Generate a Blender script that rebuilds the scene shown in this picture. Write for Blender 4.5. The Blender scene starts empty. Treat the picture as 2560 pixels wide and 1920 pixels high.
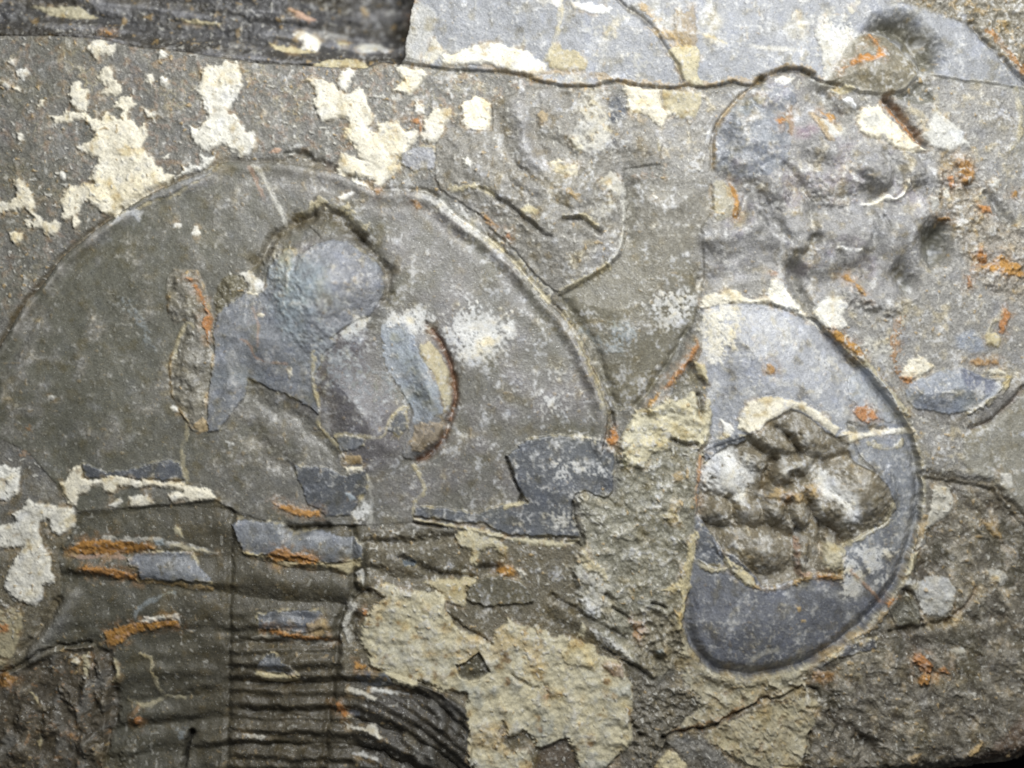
import bpy, math, time
import numpy as np
from mathutils import Vector
T0 = time.time()
# ------------------------------------------------------------------ scale
# one unit of layout = 0.04 mm on the stone; the view is about 102 x 77 mm
S = 4e-5
CX, CY = 1280.0, 960.0
def world(x, y, z=0.0):
    return Vector(((x - CX) * S, (CY - y) * S, z * S))

# ------------------------------------------------------------------ camera
sc = bpy.context.scene
cam_d = bpy.data.cameras.new('camera'); cam = bpy.data.objects.new('camera', cam_d)
sc.collection.objects.link(cam); sc.camera = cam
cam_d.sensor_width = 36.0
HF = math.radians(34.0)
cam_d.angle = HF
cam.location = world(CX, CY, 1280.0 / math.tan(HF / 2) + 6)
cam.rotation_euler = (0, 0, 0)
cam_d.dof.use_dof = True; cam_d.dof.aperture_fstop = 5.6; cam_d.dof.focus_distance = cam.location.z - 16 * S
cam_d.clip_start = 0.005; cam_d.clip_end = 20.0

# ------------------------------------------------------------------ light
wd = bpy.data.worlds.new('World'); sc.world = wd; wd.use_nodes = True
bg = wd.node_tree.nodes['Background']
bg.inputs[0].default_value = (0.93, 0.96, 1.0, 1); bg.inputs[1].default_value = 0.08
def area(name, loc, target, size, power, color):
    d = bpy.data.lights.new(name, 'AREA'); d.shape = 'DISK'; d.size = size; d.energy = power; d.color = color
    o = bpy.data.objects.new(name, d); sc.collection.objects.link(o)
    o.location = loc; o.rotation_euler = (target - loc).to_track_quat('-Z', 'Y').to_euler()
    return o
area('lamp', world(1950, -1000, 2600), world(1350, 600), 0.095, 0.285, (0.99, 0.995, 1.0))
vs = sc.view_settings
vs.view_transform = 'Standard'; vs.look = 'None'; vs.exposure = 0.03; vs.gamma = 1.0
vs.use_curve_mapping = False
sc.cycles.max_bounces = 4
sc.cycles.filter_width = 1.7

# ------------------------------------------------------------------ layout grid
STEP = 2.5
def axis(lo, hi, olo, ohi):
    a = list(np.arange(lo, hi + 0.01, STEP))
    s = STEP; l = a[0]; left = []
    while l > olo:
        s = min(s * 1.13, 9.0); l -= s; left.append(l)
    s = STEP; r = a[-1]; right = []
    while r < ohi:
        s = min(s * 1.13, 9.0); r += s; right.append(r)
    return np.array(left[::-1] + a + right)
xs = axis(-30, 2590, -640, 3160)
ys = axis(-30, 1950, -520, 2120)
NX, NY = len(xs), len(ys)
X, Y = np.meshgrid(xs, ys)          # rows follow y (downwards)
Z = np.zeros_like(X)
COL = np.zeros(X.shape + (3,))
GRN = np.ones_like(X)               # grain strength
RGH = np.full_like(X, 0.50)         # gloss
ID = np.zeros(X.shape, np.int32)

# ------------------------------------------------------------------ noise
def perlin(x, y, seed):
    r = np.random.RandomState(seed)
    perm = r.permutation(512); ang = r.rand(512) * 2 * np.pi
    gx, gy = np.cos(ang), np.sin(ang)
    xi = np.floor(x).astype(np.int64); yi = np.floor(y).astype(np.int64)
    xf = x - xi; yf = y - yi
    u = xf * xf * xf * (xf * (xf * 6 - 15) + 10); v = yf * yf * yf * (yf * (yf * 6 - 15) + 10)
    def g(ix, iy, fx, fy):
        h = perm[(perm[ix & 511] + iy) & 511]
        return gx[h] * fx + gy[h] * fy
    n00 = g(xi, yi, xf, yf); n10 = g(xi + 1, yi, xf - 1, yf)
    n01 = g(xi, yi + 1, xf, yf - 1); n11 = g(xi + 1, yi + 1, xf - 1, yf - 1)
    a = n00 + u * (n10 - n00); b = n01 + u * (n11 - n01)
    return 1.5 * (a + v * (b - a))
def fbm(sx, sy=None, seed=0, octv=3, x=None, y=None, gain=0.5):
    sy = sy or sx
    x = X if x is None else x; y = Y if y is None else y
    t = 0; a = 1; tot = 0
    for o in range(octv):
        t = t + a * perlin(x / sx * 2 ** o, y / sy * 2 ** o, seed + 31 * o); tot += a; a *= gain
    return t / tot * 1.35
def sstep(a, b, v):
    t = np.clip((v - a) / (b - a), 0, 1); return t * t * (3 - 2 * t)

STRK = fbm(150, 13, seed=141, octv=3, x=X * 0.55 + Y * 0.84 + 20 * fbm(130, seed=7, octv=2), y=-X * 0.84 + Y * 0.55)
N6 = fbm(9, seed=1, octv=2); N6b = fbm(9, seed=2, octv=2)
N14 = fbm(18, seed=3, octv=3); N14b = fbm(18, seed=4, octv=3)
N40 = fbm(44, seed=5, octv=3); N40b = fbm(44, seed=6, octv=3)
N120 = fbm(130, seed=7, octv=3); N120b = fbm(130, seed=8, octv=3)
N400 = fbm(420, seed=9, octv=3)
WX = N14 * 0.65 + N40 * 0.8 + N6 * 0.3; WY = N14b * 0.65 + N40b * 0.8 + N6b * 0.3

# ------------------------------------------------------------------ traced outlines
TX = {'1': 0, '2': 600, '3': 1200, '4': 1760}; TY = {'A': 0, 'B': 440, 'C': 880, 'D': 1320}
def P(s):
    out = []; ox = oy = 0; k = 1.0
    for t in s.split():
        if ',' not in t:
            if t == 'S': ox = oy = 0; k = 1.0
            else: ox, oy, k = TX[t[1]], TY[t[0]], 1 / 2.765
        else:
            a, b = t.split(','); out.append((ox + float(a) * k, oy + float(b) * k))
    return np.array(out)
def curve(p, closed=False, n=5):
    m = len(p); out = []
    for i in range(m if closed else m - 1):
        if closed: a, b, c, d = p[(i - 1) % m], p[i], p[(i + 1) % m], p[(i + 2) % m]
        else: a, b, c, d = p[max(i - 1, 0)], p[i], p[i + 1], p[min(i + 2, m - 1)]
        for t in np.linspace(0, 1, n, endpoint=False):
            out.append(0.5 * ((2 * b) + (c - a) * t + (2 * a - 5 * b + 4 * c - d) * t * t + (3 * b - a - 3 * c + d) * t ** 3))
    if not closed: out.append(p[-1])
    return np.array(out)
def window(p, pad):
    i0 = max(np.searchsorted(xs, p[:, 0].min() - pad) - 1, 0); i1 = min(np.searchsorted(xs, p[:, 0].max() + pad) + 1, NX)
    j0 = max(np.searchsorted(ys, p[:, 1].min() - pad) - 1, 0); j1 = min(np.searchsorted(ys, p[:, 1].max() + pad) + 1, NY)
    return (slice(j0, j1), slice(i0, i1))
def segdist(p, x, y, closed):
    d2 = np.full(x.shape, 1e12); par = np.zeros(x.shape, bool)
    m = len(p)
    for i in range(m if closed else m - 1):
        ax, ay = p[i]; bx, by = p[(i + 1) % m]
        ex, ey = bx - ax, by - ay; L = ex * ex + ey * ey + 1e-9
        t = np.clip(((x - ax) * ex + (y - ay) * ey) / L, 0, 1)
        d2 = np.minimum(d2, (x - ax - t * ex) ** 2 + (y - ay - t * ey) ** 2)
        if closed and ay != by:
            par ^= ((ay > y) != (by > y)) & (x < ex * (y - ay) / (by - ay) + ax)
    d = np.sqrt(d2)
    return np.where(par, d, -d) if closed else d
def region(s, warp=6.0, pad=50, smooth=False):
    p = P(s) if isinstance(s, str) else s
    if smooth: p = curve(p, True)
    w = window(p, pad + warp * 2)
    return w, segdist(p, X[w] + warp * WX[w], Y[w] + warp * WY[w], True)
def line(s, warp=3.0, pad=60, smooth=True):
    p = P(s) if isinstance(s, str) else s
    if smooth and len(p) > 2: p = curve(p)
    w = window(p, pad + warp * 2)
    return w, segdist(p, X[w] + warp * WX[w], Y[w] + warp * WY[w], False)

# ------------------------------------------------------------------ pieces
PARTS = [None]
def piece(name, parent=0, label=None, cat=None, kind=None, empty=False, skirt=30, group=None):
    PARTS.append(dict(name=name, parent=parent, label=label, cat=cat, kind=kind, empty=empty, skirt=skirt, group=group))
    return len(PARTS) - 1

# ------------------------------------------------------------------ colour and relief tools
def lin(c):
    c = np.array(c, float) / 255
    return np.where(c <= 0.04045, c / 12.92, ((c + 0.055) / 1.055) ** 2.4)
PAL = dict(matrix=(112, 110, 103), olive=(102, 101, 89), cheek=(113, 111, 103), film=(129, 132, 136), filmlight=(154, 157, 162),
           filmdark=(92, 95, 99), cream=(222, 218, 203), tan=(188, 179, 148), rust=(170, 121, 60), ochre=(176, 152, 108),
           white=(226, 226, 222), dark=(60, 55, 44), brown=(104, 92, 66), pink=(176, 148, 128), blue=(152, 161, 165), grey=(128, 127, 122),
           pale=(196, 194, 184), black=(34, 32, 28), purple=(128, 116, 122))
PAL = {k: lin(v) for k, v in PAL.items()}
def paint(w, m, c, var=0.12, alpha=1.0):
    c = PAL[c] if isinstance(c, str) else c
    m = np.clip(m, 0, 1) * alpha
    v = 1 + var * (N14[w] * 0.8 + N40[w] * 0.9 + N6[w] * 0.5)
    COL[w] = COL[w] * (1 - m[..., None]) + (c * v[..., None]) * m[..., None]
def grain(w, m, g=None, r=None):
    if g is not None: GRN[w] = GRN[w] * (1 - m) + g * m
    if r is not None: RGH[w] = RGH[w] * (1 - m) + r * m
def groove(s, width, depth, warp=3, col=None, alpha=0.8, cw=None, smooth=True):
    depth = depth * (1.3 if isinstance(col, str) and col in ('black', 'dark') else 1.05)
    alpha = alpha * 0.45
    w, d = line(s, warp, width * 3 + 10, smooth)
    d = d / np.clip(1 + 0.55 * N40b[w], 0.4, 2)
    depth = depth * np.clip(0.85 + 0.6 * N40[w], 0.2, 1.5)
    Z[w] -= depth * np.exp(-(d / width) ** 2)
    if col is not None: paint(w, np.exp(-(d / (cw or width)) ** 2), col, 0.1, alpha)  # furrow tint: dirt, plus shade put into the colour
def stroke(s, width, col, alpha=1.0, warp=4, lift=0, breakup=0.5, taper=None):
    w, d = line(s, warp, width * 3 + 20)
    m = sstep(width * 0.5 + 3, width * 0.5 - 3, d + breakup * width * (N14[w] * 0.8 + N6[w] * 0.6 + N40[w] * 0.6))
    m = m * (0.25 + 0.75 * sstep(-0.55, 0.15, N40b[w] + 0.4 * N14b[w]))
    paint(w, m, col, 0.16, alpha)
    if lift: Z[w] += lift * m * (1 - 0.5 * (d / max(width, 1)) ** 2)
    return w, m
def dome(tile, cx, cy, a, b, ang, h, p=1.0, wp=3):
    c = P(f'{tile} {cx},{cy}')[0]; k = 1.0 if tile == 'S' else 1 / 2.765
    a *= k; b *= k; q = np.array([c]); w = window(q, max(a, b) * 1.1)
    t = math.radians(ang); dx = X[w] - c[0] + wp * WX[w]; dy = Y[w] - c[1] + wp * WY[w]
    u = (dx * math.cos(t) + dy * math.sin(t)) / a; v = (-dx * math.sin(t) + dy * math.cos(t)) / b
    m = np.clip(1 - u * u - v * v, 0, 1) ** p
    Z[w] += h * m
    return w, m
def crust(s, par, col='cream', lift=6.0, warp=7.0, alpha=1.0, name='mineral_crust', var=0.10, holes=0.0, spots='ochre', edge=None):
    w, sd = region(s, warp)
    if holes:
        sd = np.minimum(sd, (0.55 - holes - N14[w] * 0.8 - N40[w] * 0.5) * 14)
    sd = sd + 3.0 * N14b[w] + 2.4 * N6[w]
    seed = len(PARTS); tone = 1 + 0.05 * math.sin(seed * 2.7); warm = 0.06 * math.sin(seed * 1.3)
    m = sstep(-2.0, 3.0, sd)
    Z[w] += m * (0.7 * lift * sstep(-2, 9, sd) + 0.35 * lift + 0.4 * N14[w] + 1.4 * N40[w])
    c0 = (PAL[col] if isinstance(col, str) else col) * tone * np.array([1 + warm * 0.4, 1.0, 1 - warm])
    thin = 1 - 0.62 * sstep(0.15, 0.75, 0.6 * N40[w] + 0.5 * N14b[w] + 0.45 * N120b[w] - 0.012 * sd)
    paint(w, m * thin, c0, var, alpha)
    paint(w, m * sstep(0.1, 0.6, N40b[w] * 0.7 + N14[w] * 0.5), c0 * np.array([0.80, 0.78, 0.72]), 0.12, 0.5 * alpha)
    paint(w, m * sstep(0.2, 0.7, N14b[w] * 0.7 + N6b[w] * 0.5), c0 * 1.10, 0.05, 0.5 * alpha)
    sp = sstep(0.42, 0.75, N40b[w] + 0.5 * N14b[w]) * m
    paint(w, sp, spots, 0.15, 0.40)
    ed = 0.45 if edge is None else edge
    paint(w, np.exp(-((sd + 3) / 6) ** 2) * sstep(-0.1, 0.5, N40[w] + 0.4 * N14[w]), lin((150, 128, 92)), 0.2, ed)
    grain(w, m, 0.55, 0.8)
    if name: ID[w][sd > 0] = piece(name, par)
    return w, sd
def flake(s, par, col='film', lift=4.0, warp=4.0, light=0.5, name='shell_flake', edge=0.7, bloom=0.0, smooth=False):
    w, sd = region(s, warp, smooth=smooth)
    sd = sd + 3.5 * N14[w] + 2.0 * N6b[w]
    m = sstep(-1.5, 2.0, sd)
    Z[w] += m * lift
    worn = np.clip(1 - 1.1 * sstep(0.25, 0.75, N40[w] * 0.8 + N14b[w] * 0.5 + N120b[w] * 0.4), 0.25, 1)
    paint(w, m * worn, col, 0.16, 0.95)
    paint(w, m * sstep(0.1, 0.8, N40b[w] * 0.8 + N14[w] * 0.5), (PAL[col] if isinstance(col, str) else col) * 0.72, 0.1, 0.55)
    paint(w, m * sstep(0.2, 0.7, N14[w] * 0.8 + N6[w] * 0.5 + N40[w] * 0.4), 'filmlight', 0.1, 0.45)
    paint(w, m * sstep(0.05, 0.9, N120[w] + 0.4 * N40[w]), 'filmlight', 0.08, light)
    paint(w, m * sstep(0.05, 0.8, N120b[w] - 0.5 * N40[w]), 'blue', 0.06, light * 0.5)
    if bloom: paint(w, m * sstep(0.15, 0.6, N40[w] + 0.7 * N14[w]), 'white', 0.05, bloom)
    ew = np.clip(3.2 + 3 * N40[w] + 2 * N14[w], 1.0, 9)
    paint(w, np.exp(-((sd - 0.5) / ew) ** 2) * sstep(-0.15, 0.45, N40b[w] + 0.5 * N14[w]), 'tan', 0.2, edge)
    grain(w, m, 0.7, 0.40)
    if name: ID[w][sd > 0] = piece(name, par)
    return w, sd
def rust(s, par, lift=4.0, warp=4.0, name='rust_patch', alpha=0.95):
    w, sd = region(s, warp)
    seed = len(PARTS); c0 = PAL['rust'] * (1 + 0.16 * math.sin(seed * 1.9)) * np.array([1, 1 + 0.10 * math.sin(seed * 3.1), 1 + 0.2 * math.sin(seed * 0.7)])
    halo = sstep(-26, 2, sd + 12 * N40[w] + 6 * N14[w]) * sstep(-0.4, 0.5, N14b[w] + 0.6 * N40b[w])
    paint(w, halo, lin((146, 112, 74)), 0.2, 0.55 * alpha)
    m = sstep(-3, 5, sd + 5 * N14[w] + 3 * N6[w])
    alpha = alpha * 0.9
    Z[w] += m * (0.75 * lift + 1.5 * N14[w] + 1.5 * N6[w])
    paint(w, m, c0, 0.30, alpha)
    paint(w, m * sstep(0.2, 0.7, N14b[w] + 0.4 * N40[w]), 'pink', 0.1, 0.6)
    paint(w, m * sstep(0.35, 0.7, N14[w]), 'brown', 0.1, 0.6)
    grain(w, m, 0.6, 0.85)
    if name: ID[w][sd > 0] = piece(name, par)
    return w, sd
def bloom(s, dens=0.5, warp=14, alpha=0.85, col='white', soft=40):
    w, sd = region(s, warp, 60)
    e = sstep(-soft * 0.7, soft, sd)
    n = 0.5 + 0.5 * (0.6 * N14[w] + 0.85 * N6[w] + 0.65 * N40[w] + 0.3 * N6b[w] + 0.55 * STRK[w])
    m = sstep(1.02 - dens * 1.2, 1.22 - dens, n * (0.45 + 0.7 * e) + 0.1 * e) * sstep(-soft * 0.8, soft * 0.3, sd)
    veil = sstep(-soft * 0.5, soft * 1.2, sd) * sstep(-0.5, 0.6, N14b[w] + 0.5 * N6[w] + 0.4 * N40[w])
    paint(w, veil, 'blue' if col in ('white', 'blue') else 'pale', 0.06, 0.55 * alpha * min(1, dens * 1.4))
    paint(w, m * (0.65 + 0.35 * sstep(-0.2, 0.5, N40b[w])), col, 0.06, alpha)
    Z[w] += m * 1.0
    grain(w, m, 0.6, 0.85)

# ================================================================== the slab
slab = piece('rock_slab', kind='structure', skirt=430)
ID[:] = slab
OUT = P('S -560,-420 700,-480 2000,-460 3060,-430 3110,900 2990,1800 2640,1896 2560,1908 2480,1920 2375,1938 2160,1958 2000,1970 1700,1980 1400,1990 600,2050 -300,2080 -590,1500')
sdOut = segdist(OUT, X + 8 * WX, Y + 5 * WY, True)
# large undulation, shallow bedding steps, rough skin
Z += 9 * N400 + 3.0 * N120
paint((slice(None), slice(None)), np.ones_like(X), 'matrix', 0.10)
full = (slice(None), slice(None))
paint(full, sstep(-0.2, 0.9, N120b + 0.4 * N40), 'grey', 0.1, 0.55)
paint(full, sstep(0.1, 0.9, N40b + 0.6 * N14b), 'brown', 0.1, 0.35)
paint(full, sstep(0.25, 0.9, N120 + 0.6 * N14), 'purple', 0.1, 0.30)
CLEAN = np.ones_like(X)             # where powder has settled
ROUGH = np.ones_like(X)             # relief of the stone skin, lowered on smooth shell
def smoothskin(w, m, k): ROUGH[w] = ROUGH[w] * (1 - m) + k * m

# paler mottled band along the top, between crack and large head
w, sd = region('S -60,70 0,90 320,110 700,150 1000,160 1300,190 1560,215 1760,215 1760,420 1570,480 1250,460 1000,440 700,380 560,390 300,520 150,640 30,760 -60,860', 10, 80)
m = sstep(-20, 20, sd)
paint(w, m, (PAL['matrix'] * 1.12), 0.12, 0.8)
paint(w, m * sstep(0.15, 0.5, N14 [w] + 0.6 * N40b[w]), 'pink', 0.1, 0.30)
paint(w, m * sstep(0.35, 0.6, N14b[w] + 0.5 * N40[w]), 'pale', 0.1, 0.45)
paint(w, m * sstep(0.12, 0.03, np.abs(N40[w] + 0.25 * N14[w])) * sstep(-0.1, 0.5, N120b[w]), 'tan', 0.2, 0.40)
paint(w, m * sstep(0.2, 0.7, N40b[w] - 0.4 * N14[w]), lin((140, 136, 134)), 0.1, 0.55)
paint(w, m * sstep(500, 100, X[w]) * sstep(-0.4, 0.4, N120[w]), 'olive', 0.1, 0.6)
smoothskin(w, m, 1.15)
# speckled right-hand side
w, sd = region('S 1560,220 1760,230 2620,180 2620,1320 2320,1180 2260,1000 2080,800 1760,740 1770,560', 10, 80)
m = sstep(-30, 30, sd)
paint(w, m, lin((140, 138, 133)), 0.12, 0.85)
paint(w, m * sstep(0.1, 0.6, N14[w] * 0.7 + 0.7 * N40b[w]), lin((188, 184, 172)), 0.1, 0.6)
paint(w, m * sstep(0.25, 0.7, N40[w] + 0.4 * N120b[w]), 'brown', 0.1, 0.35)
# rough lower right with slanting grain
ux = (X * 0.78 + Y * 0.62); uy = (-X * 0.62 + Y * 0.78)
DIAG = fbm(80, 30, seed=21, octv=4, x=ux + 30 * N40, y=uy + 18 * N40b)
w, sd = region('S 2330,1180 2620,1250 2620,1960 1500,1960 1560,1700 1760,1700 2000,1680 2200,1560 2290,1400', 10, 80)
m = sstep(-20, 30, sd)
Z[w] += m * (DIAG[w] * 7 + 8 * N120[w])
paint(w, m, lin((102, 96, 83)), 0.2, 0.92); CLEAN[w] = np.minimum(CLEAN[w], 1 - 0.4 * m)
paint(w, m * sstep(0.0, 0.6, N120[w] + 0.5 * N40[w]), lin((140, 134, 118)), 0.15, 0.6)
paint(w, m * sstep(0.05, 0.6, N120b[w] - 0.4 * N40[w]), lin((74, 70, 54)), 0.2, 0.65)
paint(w, m * sstep(0.1, 0.55, -DIAG[w] + 0.3 * N14[w]), lin((58, 51, 41)), 0.2, 0.7)
paint(w, m * sstep(0.15, 0.55, DIAG[w] + 0.4 * N14[w]), lin((158, 152, 138)), 0.1, 0.42)
paint(w, m * sstep(0.3, 0.7, N40[w] + 0.4 * N14b[w]), 'ochre', 0.2, 0.3)
smoothskin(w, m, 0.9)
# rough darker ground below the large head, middle
w, sd = region('S 900,1320 1150,1330 1450,1350 1560,1500 1600,1700 1500,1960 -60,1960 -60,1500 60,1300 300,1290', 10, 80)
m = sstep(-20, 20, sd)
paint(w, m, lin((104, 97, 78)), 0.16, 0.85)

# ------------------------------------------------------------------ upper block beyond the hairline crack
CRACK = P('S -60,84 A1 0,235 400,240 720,265 900,310 1250,345 1500,385 1750,420 A2 400,440 700,455 850,460 980,420 1100,435 1300,455 1450,480 1800,495 2000,530 A3 330,540 500,580 620,595 800,590 950,560 1040,582 1250,605 1350,605 1450,590 1560,605 1760,572 A4 200,572 330,590 400,550 560,485 700,490 800,560 950,600 1100,640 1250,655 1380,630 1480,530 1560,510 1750,550 2000,580 2212,610 S 3200,240')
block = piece('shale_block', label='smooth bluish grey shale block above the long hairline crack', cat='rock')
w, sd = region(np.vstack([CRACK, [(3200, -560), (-700, -560), (-700, 84)]]), 2.5, 40)
m = sstep(-2, 2, sd)
Z[w] += 6 * m
upx = sstep(1000, 1060, X[w])
paint(w, m * upx, lin((136, 138, 141)), 0.07)
paint(w, m * upx * sstep(0.0, 0.8, N120[w] + 0.3 * N40[w]), 'filmlight', 0.08, 0.55)
paint(w, m * upx * sstep(0.2, 0.8, N120b[w] + 0.4 * N14[w]), 'film', 0.08, 0.6)
paint(w, m * upx * sstep(0.1, 0.7, N40b[w] + 0.5 * N14[w]), lin((112, 114, 116)), 0.1, 0.45)
paint(w, m * upx * sstep(0.3, 0.8, N120b[w] + 0.4 * N40[w]), lin((176, 174, 164)), 0.1, 0.4)
grain(w, m * upx, 0.75, 0.42); smoothskin(w, m * upx, 0.4)
ID[w][sd > 0] = block
# broken, layered edge at the upper left
edge = piece('broken_edge', label='dark layered broken rock edge filling the upper left corner', cat='rock', skirt=60)
blk = P('A2 1130,395 1140,280 1160,180 1180,60 1200,0')
poly = np.vstack([CRACK[:13], blk, [(1040, -560), (-700, -560), (-700, 84)]])
w, sd = region(poly, 2.0, 60)
m = sstep(-2, 3, sd)
STR = fbm(330, 52, seed=41, octv=3, y=Y - 0.085 * X); STR2 = fbm(240, 70, seed=47, octv=3, y=Y - 0.085 * X)
Z[w] += m * (-30 - 42 * sstep(0, 60, sd) + 12 * STR[w] + 14 * STR2[w] + 3 * N14[w])
Z[w] -= m * 130 * sstep(640, 960, X[w] + 30 * N40[w]) * sstep(170, 20, Y[w])
paint(w, m, lin((68, 67, 66)), 0.14)
paint(w, m * sstep(60, 4, sd), 'dark', 0.2, 0.6)  # unlit strip above the crack, its shade painted into the rock
paint(w, m * sstep(0.0, 0.5, STR[w] + 0.3 * N14[w]), lin((140, 140, 142)), 0.12, 0.55)
paint(w, m * sstep(0.1, 0.6, -STR2[w]), 'dark', 0.1, 0.75)
paint(w, m * sstep(0.45, 0.7, N40b[w] + 0.5 * N14[w]), 'ochre', 0.2, 0.45)
grain(w, m, 0.8, 0.5); smoothskin(w, m, 0.7)
ID[w][sd > 0] = edge
groove(CRACK[:35], 3.2, 9, 2.0, 'dark', 0.9, 3.0)
stroke(CRACK[17:35] + np.array([0, -7.0]), 10, 'ochre', 0.6, 5, 1, 1.0)
stroke(CRACK[38:], 9, 'pale', 0.6, 2, 2)
for s, c in [('A1 150,0 250,40 330,75 450,95 600,90 640,85 560,45 500,0', 'tan'), ('A1 1950,0 2000,50 2100,100 2140,75 2060,30 1990,0', 'pink'),
             ('A2 370,160 330,190 400,240 390,290 500,310 530,230 500,190 430,165', 'white'), ('A2 180,260 210,300 330,330 450,325 500,310 380,285', 'tan'),
             ('A2 770,250 800,310 880,310 930,290 980,320 1030,290 950,230 860,215', 'pale'), ('A2 630,210 700,215 720,250 650,250', 'tan'),
             ('A2 470,440 600,390 740,375 830,400 890,440 850,456 700,450', 'tan'), ('A1 1180,90 1350,100 1500,115 1480,130 1300,120', 'tan')]:
    crust(s, edge, c, 5, 4)
rust('A2 1125,0 1140,40 1180,50 1192,0', edge, 3)
rust('A1 690,200 720,195 760,215 740,230', edge, 3, 2)
# block surface marks
w, sd = region('A2 1180,30 1250,20 1340,80 1365,150 1330,220 1360,300 1290,360 1250,420 1140,400 1150,250', 5); paint(w, sstep(-4, 6, sd), 'pale', 0.1, 0.45); Z[w] += 2.5 * sstep(-3, 3, sd)
crust('A2 1370,390 1400,365 1480,370 1560,330 1700,295 1800,295 1900,330 1980,350 2050,410 2120,450 2110,500 2040,525 1940,510 1860,490 1780,470 1700,440 1620,440 1520,450 1420,450', block, 'cream', 7, 4)
crust('A2 1330,270 1350,265 1380,310 1420,350 1370,390 1330,440 1260,430 1270,380 1310,330', block, 'pale', 3, 5)
crust('A3 460,410 540,300 580,340 680,360 745,430 730,490 600,490 480,470', block, 'tan', 4, 5, 0.8)
stroke('A3 560,0 555,120 530,250 500,340 460,400', 12, 'tan', 0.8, 2, 1.5)
bloom('A3 430,0 560,0 560,45 500,40', 0.85, 4, 0.9, soft=10)
crust('A3 630,25 720,20 910,50 890,90 800,95 700,70 640,62', block, 'white', 4, 4)
bloom('A3 660,160 780,160 990,220 980,280 850,260 700,220', 0.55, 8, 0.6, 'pale', 20)
bloom('A3 940,380 1100,360 1210,400 1200,500 1060,490', 0.5, 8, 0.6, 'pale', 20)
groove('A3 960,0 1010,50 1100,110 1200,200 1250,280 1310,370 1370,460 1400,560', 5, 10, 2, 'brown', 0.8)
stroke('A3 1120,40 1200,100 1260,190 1320,270 1350,320', 18, 'ochre', 0.8, 4, 2)
crust('A3 1340,60 1400,100 1480,30 1500,200 1490,330 1400,330 1360,280 1220,260 1160,190 1230,190 1300,250 1350,180', block, 'ochre', 4, 6, 0.5, holes=0.1)
crust('A3 1290,340 1350,330 1500,320 1525,400 1490,500 1540,590 1460,590 1400,540 1350,430', block, 'tan', 6, 5)
stroke('A3 1500,210 1600,260 1700,300', 9, 'tan', 0.7, 2)
stroke('A3 1850,315 2000,335 2212,350', 9, 'pale', 0.7, 2)
for s in ['A4 640,80 600,110 610,140 650,120 670,90', 'A4 990,50 1020,40 1045,80 1020,105 995,85']: crust(s, block, 'pale', 3, 3)
crust('A4 760,220 820,150 900,180 1000,235 1020,285 960,360 910,490 850,560 820,560 815,420 790,290', block, 'pale', 4, 7, 0.9)
bloom('A4 750,120 900,80 1080,160 1060,260 900,330 780,260', 0.55, 10, 0.8)
# upper right corner: smooth strip, then a rough rusty band
w, sd = region('S 2240,0 2330,-40 2700,-60 2700,230 2560,190 2500,140 2420,60 2330,30', 6); m = sstep(-6, 8, sd)
paint(w, m, lin((122, 116, 100)), 0.2, 0.9); Z[w] += m * (5 * N14[w] + 6 * N40[w]); paint(w, m * sstep(0.2, 0.6, N14[w] + N40b[w] * 0.6), 'ochre', 0.2, 0.5); smoothskin(w, m, 1.3)
groove('A4 1840,170 1950,290 2060,400 2150,500 2212,560 S 2600,230', 6, 12, 3, 'dark', 0.7)
stroke('A4 1960,200 2060,300 2150,420 2212,520', 14, 'rust', 0.7, 5, 2)
# the hollow beside the leaf-shaped lump
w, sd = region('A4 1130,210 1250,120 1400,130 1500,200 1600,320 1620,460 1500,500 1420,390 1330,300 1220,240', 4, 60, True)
Z[w] -= 84 * sstep(-26, 58, sd + 10 * N40[w]); paint(w, sstep(-14, 24, sd + 8 * N40[w]), lin((92, 88, 68)), 0.15, 0.8)  # shade of the hollow painted into its colour
lump = piece('fossil_lump', label='brown leaf shaped fossil lump with rust streak beside dark hollow', cat='fossil')
w, sd = region('A4 800,600 900,490 960,370 1020,285 1130,225 1230,240 1330,310 1400,400 1490,480 1440,550 1380,620 1250,660 1100,640 950,612', 4, 60, True)
m = sstep(-3, 4, sd); Z[w] += m * (10 + 18 * sstep(0, 60, sd) + 3 * N40[w]); paint(w, m, lin((126, 121, 106)), 0.14); paint(w, np.exp(-(sd / 5) ** 2), 'pale', 0.1, 0.5)
ID[w][sd > 0] = lump
rust('A4 1040,400 1110,375 1165,400 1190,350 1130,240 1150,235 1200,330 1245,400 1150,430 1090,440 1000,470 930,500', lump, 3, 3)
groove('A4 1110,240 1150,310 1190,360', 7, 10, 2, 'brown', 0.7)

# ================================================================== large trilobite on the left
trilo = piece('trilobite_fossil', empty=True, label='large trilobite fossil with broad rounded head and ribbed body at left', cat='fossil')
ARC = P('S -60,960 -25,900 B1 0,1180 100,1000 170,890 280,760 400,600 480,520 A1 800,1490 1000,1360 1200,1270 1420,1200 1560,1120 1700,1130 A2 300,1130 640,1190 940,1310 1180,1320 1340,1360 B2 1500,290 1700,430 1860,570 2000,730 2130,880 B3 560,960 680,1150 760,1330 830,1480 880,1640 C3 870,560 850,640')
ARCs = curve(ARC)
HEADBOT = P('S 1500,1180 1455,1340 1262,1347 C2 1440,1210 1190,1180 860,1200 540,1200 320,1220 C1 1560,1080 1200,1060 800,1110 560,1130 200,700 0,600 S -60,1090')
HEAD = np.vstack([ARCs, HEADBOT])
w, sdH = region(HEAD, 2.0, 60)
wA, dA = line(ARCs, 2.0, 80, False)
dA_full = np.full(X.shape, 999.0); dA_full[wA] = dA; dA = dA_full[w]
inside = sdH > 0
m = sstep(-2, 3, sdH)
Z[w] += m * (2 + 16 * sstep(10, 230, sdH))
leftw = sstep(1100, 700, X[w])
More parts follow.
